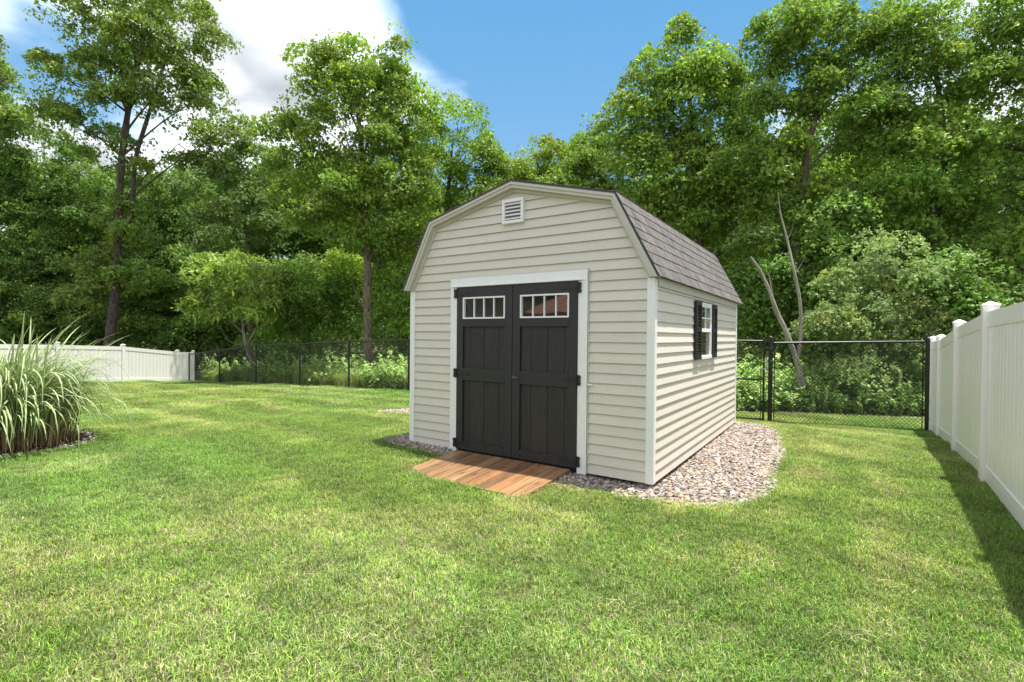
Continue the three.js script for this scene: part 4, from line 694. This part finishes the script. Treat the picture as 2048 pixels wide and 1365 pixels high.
tree({ name: 'dogwood_shrub', label: 'big pale-leaved shrub spilling over the chain-link panel', category: 'shrub', seed: 126, depth: 12.6, leaf: 'pale', density: 1.15, size: .82, tint: [1.0, 1.12, .95], trunk: [[1760, 790, .05], [1762, 680, .045], [1765, 560, .03]],
  lobes: [[1730, 500, 60, 38], [1780, 545, 65, 40], [1700, 560, 50, 36], [1830, 590, 60, 40], [1740, 610, 75, 40], [1690, 630, 50, 35], [1800, 650, 75, 38], [1870, 640, 40, 36], [1720, 670, 60, 32], [1850, 700, 40, 34, .8], [1700, 720, 50, 30, .6]] });
tree({ name: 'understory_tree', label: 'dark sapling between the shed wall and the dead stems', seed: 127, depth: 15, leaf: 'under', size: .85, trunk: [[1520, 780, .06], [1518, 650, .05], [1515, 520, .025]],
  lobes: [[1510, 510, 50, 45], [1490, 570, 45, 45], [1545, 570, 45, 45], [1510, 640, 55, 45], [1560, 650, 40, 40, .8], [1490, 700, 50, 40, .8]] });
tree({ name: 'understory_tree', label: 'mid-green sapling behind the pale shrub', seed: 128, depth: 14.5, leaf: 'under', size: .85, tint: [1.05, 1.05, 1], trunk: [[1665, 790, .07], [1668, 620, .05], [1670, 470, .025]],
  lobes: [[1660, 440, 60, 45], [1640, 510, 55, 50], [1700, 450, 55, 45], [1640, 590, 45, 50], [1800, 450, 55, 45], [1850, 510, 55, 45], [1640, 690, 45, 40, .7]] });
tree({ name: 'understory_tree', label: 'leafy low tree rising behind the white fence posts', seed: 129, depth: 12.5, leaf: 'under', size: .8, tint: [1.05, 1.05, 1.05], trunk: [[1960, 800, .07], [1960, 650, .05], [1962, 540, .025]],
  lobes: [[1930, 540, 60, 45], [1990, 570, 60, 45], [1920, 610, 50, 40], [2040, 620, 60, 45], [1960, 650, 60, 40], [1890, 560, 45, 45]] });
// deeper rows of the wood
const back = [[-60, 440, 150, 130, 36, 'beneath the bough of the edge oak'], [190, 480, 130, 150, 38, 'beyond the white fence, behind the oak trunk'], [430, 470, 130, 150, 36, 'behind the feathery pale tree'], [620, 440, 120, 150, 32, 'behind the bright sapling thicket'], [800, 470, 110, 140, 33, 'between the tall maple and the shed'], [950, 480, 110, 110, 35, 'hidden low behind the shed roof slope'], [1130, 500, 120, 110, 34, 'low behind the roof ridge'], [1330, 500, 120, 130, 28, 'behind the big rounded maple'], [1530, 420, 120, 160, 25, 'behind the dead stems and sapling'], [1720, 380, 130, 170, 24, 'behind the pale shrub'], [1900, 400, 130, 180, 23, 'behind the crooked maple trunk'], [2080, 420, 140, 190, 22, 'deep at the right edge']];
back.forEach(([px, py, rx, ry, d, where], i) => tree({ name: 'background_tree', label: 'dim woodland tree ' + where, group: woods, seed: 140 + i, depth: d, leaf: 'under', density: .7, size: 1.5, tint: [.85, .88, .85], trunk: [[px + 10, 720, .18], [px + 5, py, .13], [px, py - ry * .7, .04]],
  lobes: [[px - rx * .35, py - ry * .55, rx * .55, ry * .4], [px + rx * .4, py - ry * .5, rx * .55, ry * .4], [px - rx * .5, py, rx * .6, ry * .4], [px + rx * .5, py + ry * .05, rx * .6, ry * .4], [px - rx * .3, py + ry * .55, rx * .65, ry * .4], [px + rx * .4, py + ry * .6, rx * .65, ry * .4], [px, py + ry * 1.0, rx * .95, ry * .3]] }));
// dead lichen-covered stems
{
  const D = 12.2, b = at(1602, 770, D); b.y = groundY(b.x, D); const g = thing('dead_tree', 'forked dead tree stem with grey-green lichen behind the gate', 'tree', b.toArray());
  const st = (pts, rad) => tube(curve(pts.map(([x, y, dz = 0]) => at(x, y, D + dz).sub(b)), 14), Array.from({ length: 15 }, (_, i) => { const s = i / 14 * (rad.length - 1), k = Math.min(rad.length - 2, Math.floor(s)); return mix(rad[k], rad[k + 1], s - k); }), 9, .35, 4);
  const lich = std([.42, .40, .34], .95, { map: barkTex, bumpMap: barkTex, bumpScale: .012 });
  const thin = a => a.map(q => q * .72);
  part('trunk', st([[1604, 775], [1598, 740], [1590, 710], [1570, 660], [1552, 620], [1538, 580], [1520, 540], [1501, 514]], thin([.12, .10, .09, .08, .07, .058, .045, .03])), lich, g);
  part('stem', st([[1594, 720], [1600, 690], [1602, 640], [1598, 590], [1588, 540], [1575, 480, .2], [1562, 430, .3], [1556, 385, .4]], thin([.065, .06, .055, .05, .045, .035, .022, .010])), lich, g);
  part('branch', st([[1547, 605], [1543, 580], [1540, 560], [1538, 545]], [.03, .024, .018, .010]), lich, g);
  part('branch', st([[1602, 690], [1592, 670], [1580, 652]], [.014, .011, .006]), lich, g);
  for (const [a, b, c, d] of [[1575, 480, 1588, 440], [1590, 545, 1612, 505], [1530, 560, 1512, 545], [1600, 650, 1622, 618], [1562, 430, 1548, 405]]) part('twig', st([[a, b], [(a + c) / 2 + 2, (b + d) / 2 + 4], [c, d]], [.009, .006, .003]), lich, g);
  part('branch', st([[1551, 622], [1545, 617], [1541, 615]], [.02, .016, .012]), lich, g);
}
{ // the wood goes on beyond the trees one can tell apart
  const r = rng(404), l = SPRAYS.under.map(() => []);
  for (let i = 0; i < 9500; i++) { const x = -62 + r() * 118, d = 36 + r() * 22 - (x > 8 ? 8 : 0), top = 6.5 + 4.5 * fbm(x * .16, d * .2, 2, 3), y = groundY(x, d) + top * Math.pow(r(), .8), k = .75 + r() * .4; l[i % 2].push([place(x, y, -d, (r() - .5) * 1.2, r() * 6.28, (r() - .5) * 1.2, 1.9 + r() * 1.6), lin(k, k, k)]); }
  const f = thing('distant_woods', 'dark mass of distant woodland leaves seen between the nearer trees', 'woods'); f.userData.kind = 'stuff'; l.forEach((q, i) => instanced('foliage', SPRAYS.under[i], foliageMat, q, f));
}
console.log('sprays', nSpray);

// ------------------------------------------------------------------ undergrowth beyond the fences
function weed(seed, h, n, leaf, o = {}) { // an upright stalky plant with leaves all the way up
  const r = rng(seed), parts = []; const stems = 5; const pos = [], idx = [], col = [];
  for (let s = 0; s < stems; s++) { const a = r() * 6.28, lean = r() * .35, hh = h * (.6 + r() * .5); for (let i = 0; i < n; i++) { const t = (i + r()) / n, q = .06 + lean * t * hh, x = Math.cos(a) * q, z = Math.sin(a) * q, y = t * hh, l = leaf * (.6 + r() * .7), w = l * (o.wide ?? .6), ya = r() * 6.28; EU.set((r() - .35) * .9, ya, (r() - .5) * .7, 'YXZ'); QT.setFromEuler(EU); const b = pos.length / 3;
    for (const p of [[0, 0, 0], [-w * .5, .0, l * .45], [0, -.15 * l, l], [w * .5, .0, l * .45]]) { const v = V(...p).applyQuaternion(QT); pos.push(v.x + x, v.y + y, v.z + z); } idx.push(b, b + 1, b + 2, b, b + 2, b + 3); const v = .75 + r() * .5, m = r(); for (let k = 0; k < 4; k++) col.push(mix(.17, .30, m) * v, mix(.30, .38, m) * v, mix(.07, .12, m) * v); } }
  return geo(pos, idx, null, col);
}
{
  const r = rng(33), mk = [weed(1, .75, 24, .13, { wide: .75 }), weed(2, .9, 28, .12), weed(3, .6, 22, .15, { wide: .85 })], blade = [tuft(480, 60, .16, .35, .8, .012, .2), tuft(481, 60, .18, .3, .75, .012, .25)];
  const plants = mk.map(() => []), grass = blade.map(() => []);
  const put = (x, d, sc, k) => { const l = .8 + r() * .4; if (r() < k) plants[Math.floor(r() * 3)].push([place(x, groundY(x, d) - .03, -d, (r() - .5) * .2, r() * 6.28, (r() - .5) * .2, sc * (.8 + r() * .4), sc * (.7 + r() * .6), sc), lin(1.65 * l, 1.62 * l, 1.6 * l)]); else grass[Math.floor(r() * 2)].push([place(x, groundY(x, d) - .02, -d, 0, r() * 6.28, 0, sc * 1.1, sc * (.7 + r() * .5), sc * 1.1), lin(1.35 * l, 1.3 * l, 1.35 * l)]); };
  // right: a bank of leafy weeds behind gate and panel
  for (let i = 0; i < 1500; i++) { const x = 2.6 + r() * 8.4, d = 12.05 + r() * 2.6 - .12 * (x - 5); put(x, d, (.42 + .3 * r()) + .30 * (d - 12 + .12 * (x - 5)), .96); }
  // left: taller grass and weeds right behind the long fence, thinning leftwards
  for (let i = 0; i < 1500; i++) { const t = r(), k = t * 7.99, j = Math.floor(k), A = CL_LEFT[j], B = CL_LEFT[Math.min(8, j + 1)], f = k - j, off = .35 + r() * 2.2, x = mix(A[0], B[0], f) + off * .63, d = mix(A[1], B[1], f) + off * .78; if (x < -11 && r() < .35) continue; put(x, d, .75 + r() * .4, .38); }
  const a = thing('weed_bank', 'bank of pale leafy weeds behind the gate and chain-link panel', 'weeds'); a.userData.kind = 'stuff';
  plants.forEach((l, i) => instanced('weeds', mk[i], foliageMat, l, a)); grass.forEach((l, i) => instanced('tall_grass', blade[i], foliageMat, l, a));
}

// ------------------------------------------------------------------ striped ornamental grass
{
  const cx = -6.5, cd = 6.45, y0 = groundY(cx, cd), g = thing('ornamental_grass', 'tall clump of striped cream and green ornamental grass', 'plant', [cx, y0, -cd]);
  const r = rng(64), mat = leafMat(.35), vars = [];
  for (let v = 0; v < 16; v++) { // arching ribbon: cream middle between green margins
    const n = 11, Ln = .85 + r() * .75, w = .0115 + r() * .010, a0 = .08 + r() * .55, bend = (1.1 + r() * 2.2) * (v % 6 === 0 ? .3 : 1), pos = [], idx = [], col = []; let x = 0, y = 0, a = a0, side = (r() - .5) * .5, z = 0;
    const cream = [.66, .68, .42], green = [.20, .31, .09], wid = .35 + r() * .4;
    for (let i = 0; i <= n; i++) { const t = i / n, ww = w * (t < .15 ? .55 + 3 * t : 1) * Math.pow(1 - Math.pow(t, 2.2), .7) + .0008, fold = .35; 
      for (const [k, c] of [[-1, green], [-wid * .6, green], [-wid * .55, cream], [wid * .4, cream], [wid * .45, green], [1, green]]) { pos.push(x + Math.abs(k) * ww * .0, y + Math.abs(k) * ww * fold, z + k * ww); const f = .85 + .3 * noise(i * .7, k * 3, v); col.push(c[0] * f, c[1] * f, c[2] * f); }
      if (i < n) { const b = i * 6; for (let k = 0; k < 5; k++) idx.push(b + k, b + k + 1, b + k + 6, b + k + 1, b + k + 7, b + k + 6); }
      const s = Ln / n; x += Math.sin(a) * s; y += Math.cos(a) * s; z += side * s * t; a += bend * s * (.35 + 1.9 * t * t); a = Math.min(a, 2.75); }
    vars.push(geo(pos, idx, null, col));
  }
  for (let i = 0; i < 300; i++) { const a = r() * 6.283, q = .62 * Math.sqrt(r()), m = part('leaf', vars[Math.floor(r() * 16)], mat, g), lift = .16 + r() * .62; m.position.set(Math.cos(a) * q, lift * (1 - q * .6), Math.sin(a) * q); m.rotation.set(0, -a + (r() - .5) * 1.6, (r() - .5) * .25 - q * .25); m.scale.setScalar(.62 + r() * .38); }
  const inner = []; for (let i = 0; i < 820; i++) { const a = r() * 6.283, q = .52 * Math.sqrt(r()), c = vars[Math.floor(r() * 16)].clone(), k = .5 + r() * .42; c.scale(k, k, k * 1.1); c.rotateZ((r() - .5) * .4 - q * .3); c.rotateY(-a + (r() - .5) * 1.8); c.translate(Math.cos(a) * q, .22 + r() * .5, Math.sin(a) * q); inner.push(c); }
  part('inner_leaves', mergeGeometries(inner), mat, g, 'stuff');
  const canes = [], dm = []; for (let i = 0; i < 330; i++) { const a = r() * 6.283, q = .68 * Math.sqrt(r()), x = Math.cos(a) * q, z = Math.sin(a) * q, h = .35 + r() * .6, o = .25 * q + (r() - .5) * .2; canes.push(tube([V(x, -.02, z), V(x * (1 + o * .4), h * .5, z * (1 + o * .4)), V(x * (1 + o), h, z * (1 + o))], [.006, .005, .003], 4)); }
  part('canes', mergeGeometries(canes), std([.34, .26, .14], .8), g, 'stuff');
  const dry = []; for (let i = 0; i < 190; i++) { const a = r() * 6.283, q = .4 + .35 * r(), x = Math.cos(a) * q, z = Math.sin(a) * q, y = .02 + r() * .35, l = .10 + r() * .2, dx = Math.cos(a + (r() - .5) * 2), dz = Math.sin(a + (r() - .5) * 2), w = .004; dry.push(geo([x - dz * w, y, z + dx * w, x + dz * w, y, z - dx * w, x + dx * l * .5 + dz * w, y - .03, z + dz * l * .5 - dx * w, x + dx * l * .5 - dz * w, y - .03, z + dz * l * .5 + dx * w, x + dx * l, Math.max(.01, y - .16), z + dz * l], [0, 1, 2, 0, 2, 3, 3, 2, 4])); }
  part('dry_leaves', mergeGeometries(dry), std([.15, .095, .055], .9, { side: THREE.DoubleSide }), g, 'stuff');
}

// ------------------------------------------------------------------ beside the camera: what the door panes mirror
{
  const x0 = -11.2, gy = -.28, h = thing('neighbour_house', 'beige clapboard house wall mirrored in the shed door panes', 'house', [x0, gy, 0]);
  const rows = []; for (let k = 0; k < 22; k++) { const y = .3 + k * .125; rows.push(hexa([[0, y, -5.2], [.02, y, -5.2], [.02, y, 7], [0, y, 7], [0, y + .13, -5.2], [.003, y + .13, -5.2], [.003, y + .13, 7], [0, y + .13, 7]].map(p => [p[0], p[1], p[2]]))); }
  part('wall', bx(-7, -.002, 0, 3.1, -5.2, 7), M.beigeTrim, h); part('siding', mergeGeometries(rows), M.siding[0], h, 'stuff');
  for (const z of [-5.2, 6.9]) part('corner_post', bx(.001, .04, 0, 3.1, z, z + .14), M.white, h);
  for (const [a, b] of [[-2.6, -1.5], [2.2, 3.4], [4.6, 5.6]]) { const w = part('window', bx(.001, .05, 1.15, 2.75, -b, -a), M.white, h); part('pane', bx(.051, .055, 1.25, 1.93, -b + .1, -a - .1), std([.03, .035, .04], .08), w); part('pane', bx(.051, .055, 1.98, 2.65, -b + .1, -a - .1), std([.03, .035, .04], .08), w); }
  part('door', bx(.001, .05, .15, 2.35, -2.05, -1.0), M.white, h).userData.label = 'white glazed door';
  part('roof', hexa([[-7.4, 3.1, -5.6], [.45, 3.1, -5.6], [.45, 3.1, 7.4], [-7.4, 3.1, 7.4], [-3.6, 5.0, -5.6], [-3.4, 5.0, -5.6], [-3.4, 5.0, 7.4], [-3.6, 5.0, 7.4]].map((p, i, A) => A[[0, 3, 2, 1, 4, 7, 6, 5][i]])), std([.12, .11, .105], .95), h);
  const u = thing('patio_umbrella', 'dusty pink patio umbrella mirrored in the right door panes', 'umbrella', [-6.3, -.18, -.95]);
  part('pole', rod(V(0, 0, 0), V(0, 2.66, 0), .022, 12), M.iron, u); part('base', new THREE.CylinderGeometry(.24, .26, .07, 20).translate(0, .035, 0), M.iron, u);
  const pink = std([.42, .22, .18], .9, { side: THREE.DoubleSide });
  for (let i = 0; i < 8; i++) { const pos = [], idx = [], n = 6; for (let j = 0; j <= n; j++) for (let k = 0; k <= n; k++) { const t = j / n, s = k / n, a = (i + s) / 8 * 6.2832, R = 1.45 * t * (1 - .06 * Math.sin(Math.PI * s) * t), y = 2.66 - .58 * Math.pow(t, 1.25) - .05 * Math.sin(Math.PI * s) * t; pos.push(Math.cos(a) * R, y, Math.sin(a) * R); } for (let j = 0; j < n; j++) for (let k = 0; k < n; k++) { const b = j * (n + 1) + k; idx.push(b, b + n + 1, b + 1, b + 1, b + n + 1, b + n + 2); } const g = geo(pos, idx); g.computeVertexNormals(); part('canopy_panel', g, pink, u);
    const v = [], vi = []; for (let k = 0; k <= n; k++) { const s = k / n, a = (i + s) / 8 * 6.2832, R = 1.45 * (1 - .06 * Math.sin(Math.PI * s)), y = 2.08 - .05 * Math.sin(Math.PI * s); v.push(Math.cos(a) * R, y, Math.sin(a) * R, Math.cos(a) * R * 1.003, y - .14, Math.sin(a) * R * 1.003); if (k < n) vi.push(k * 2, k * 2 + 1, k * 2 + 2, k * 2 + 1, k * 2 + 3, k * 2 + 2); } const vg = geo(v, vi); vg.computeVertexNormals(); part('valance', vg, pink, u);
    const a = i / 8 * 6.2832; part('rib', rod(V(0, 2.62, 0), V(Math.cos(a) * 1.42, 2.05, Math.sin(a) * 1.42), .008, 6), M.iron, u); }
}
renderer.render(scene, camera);
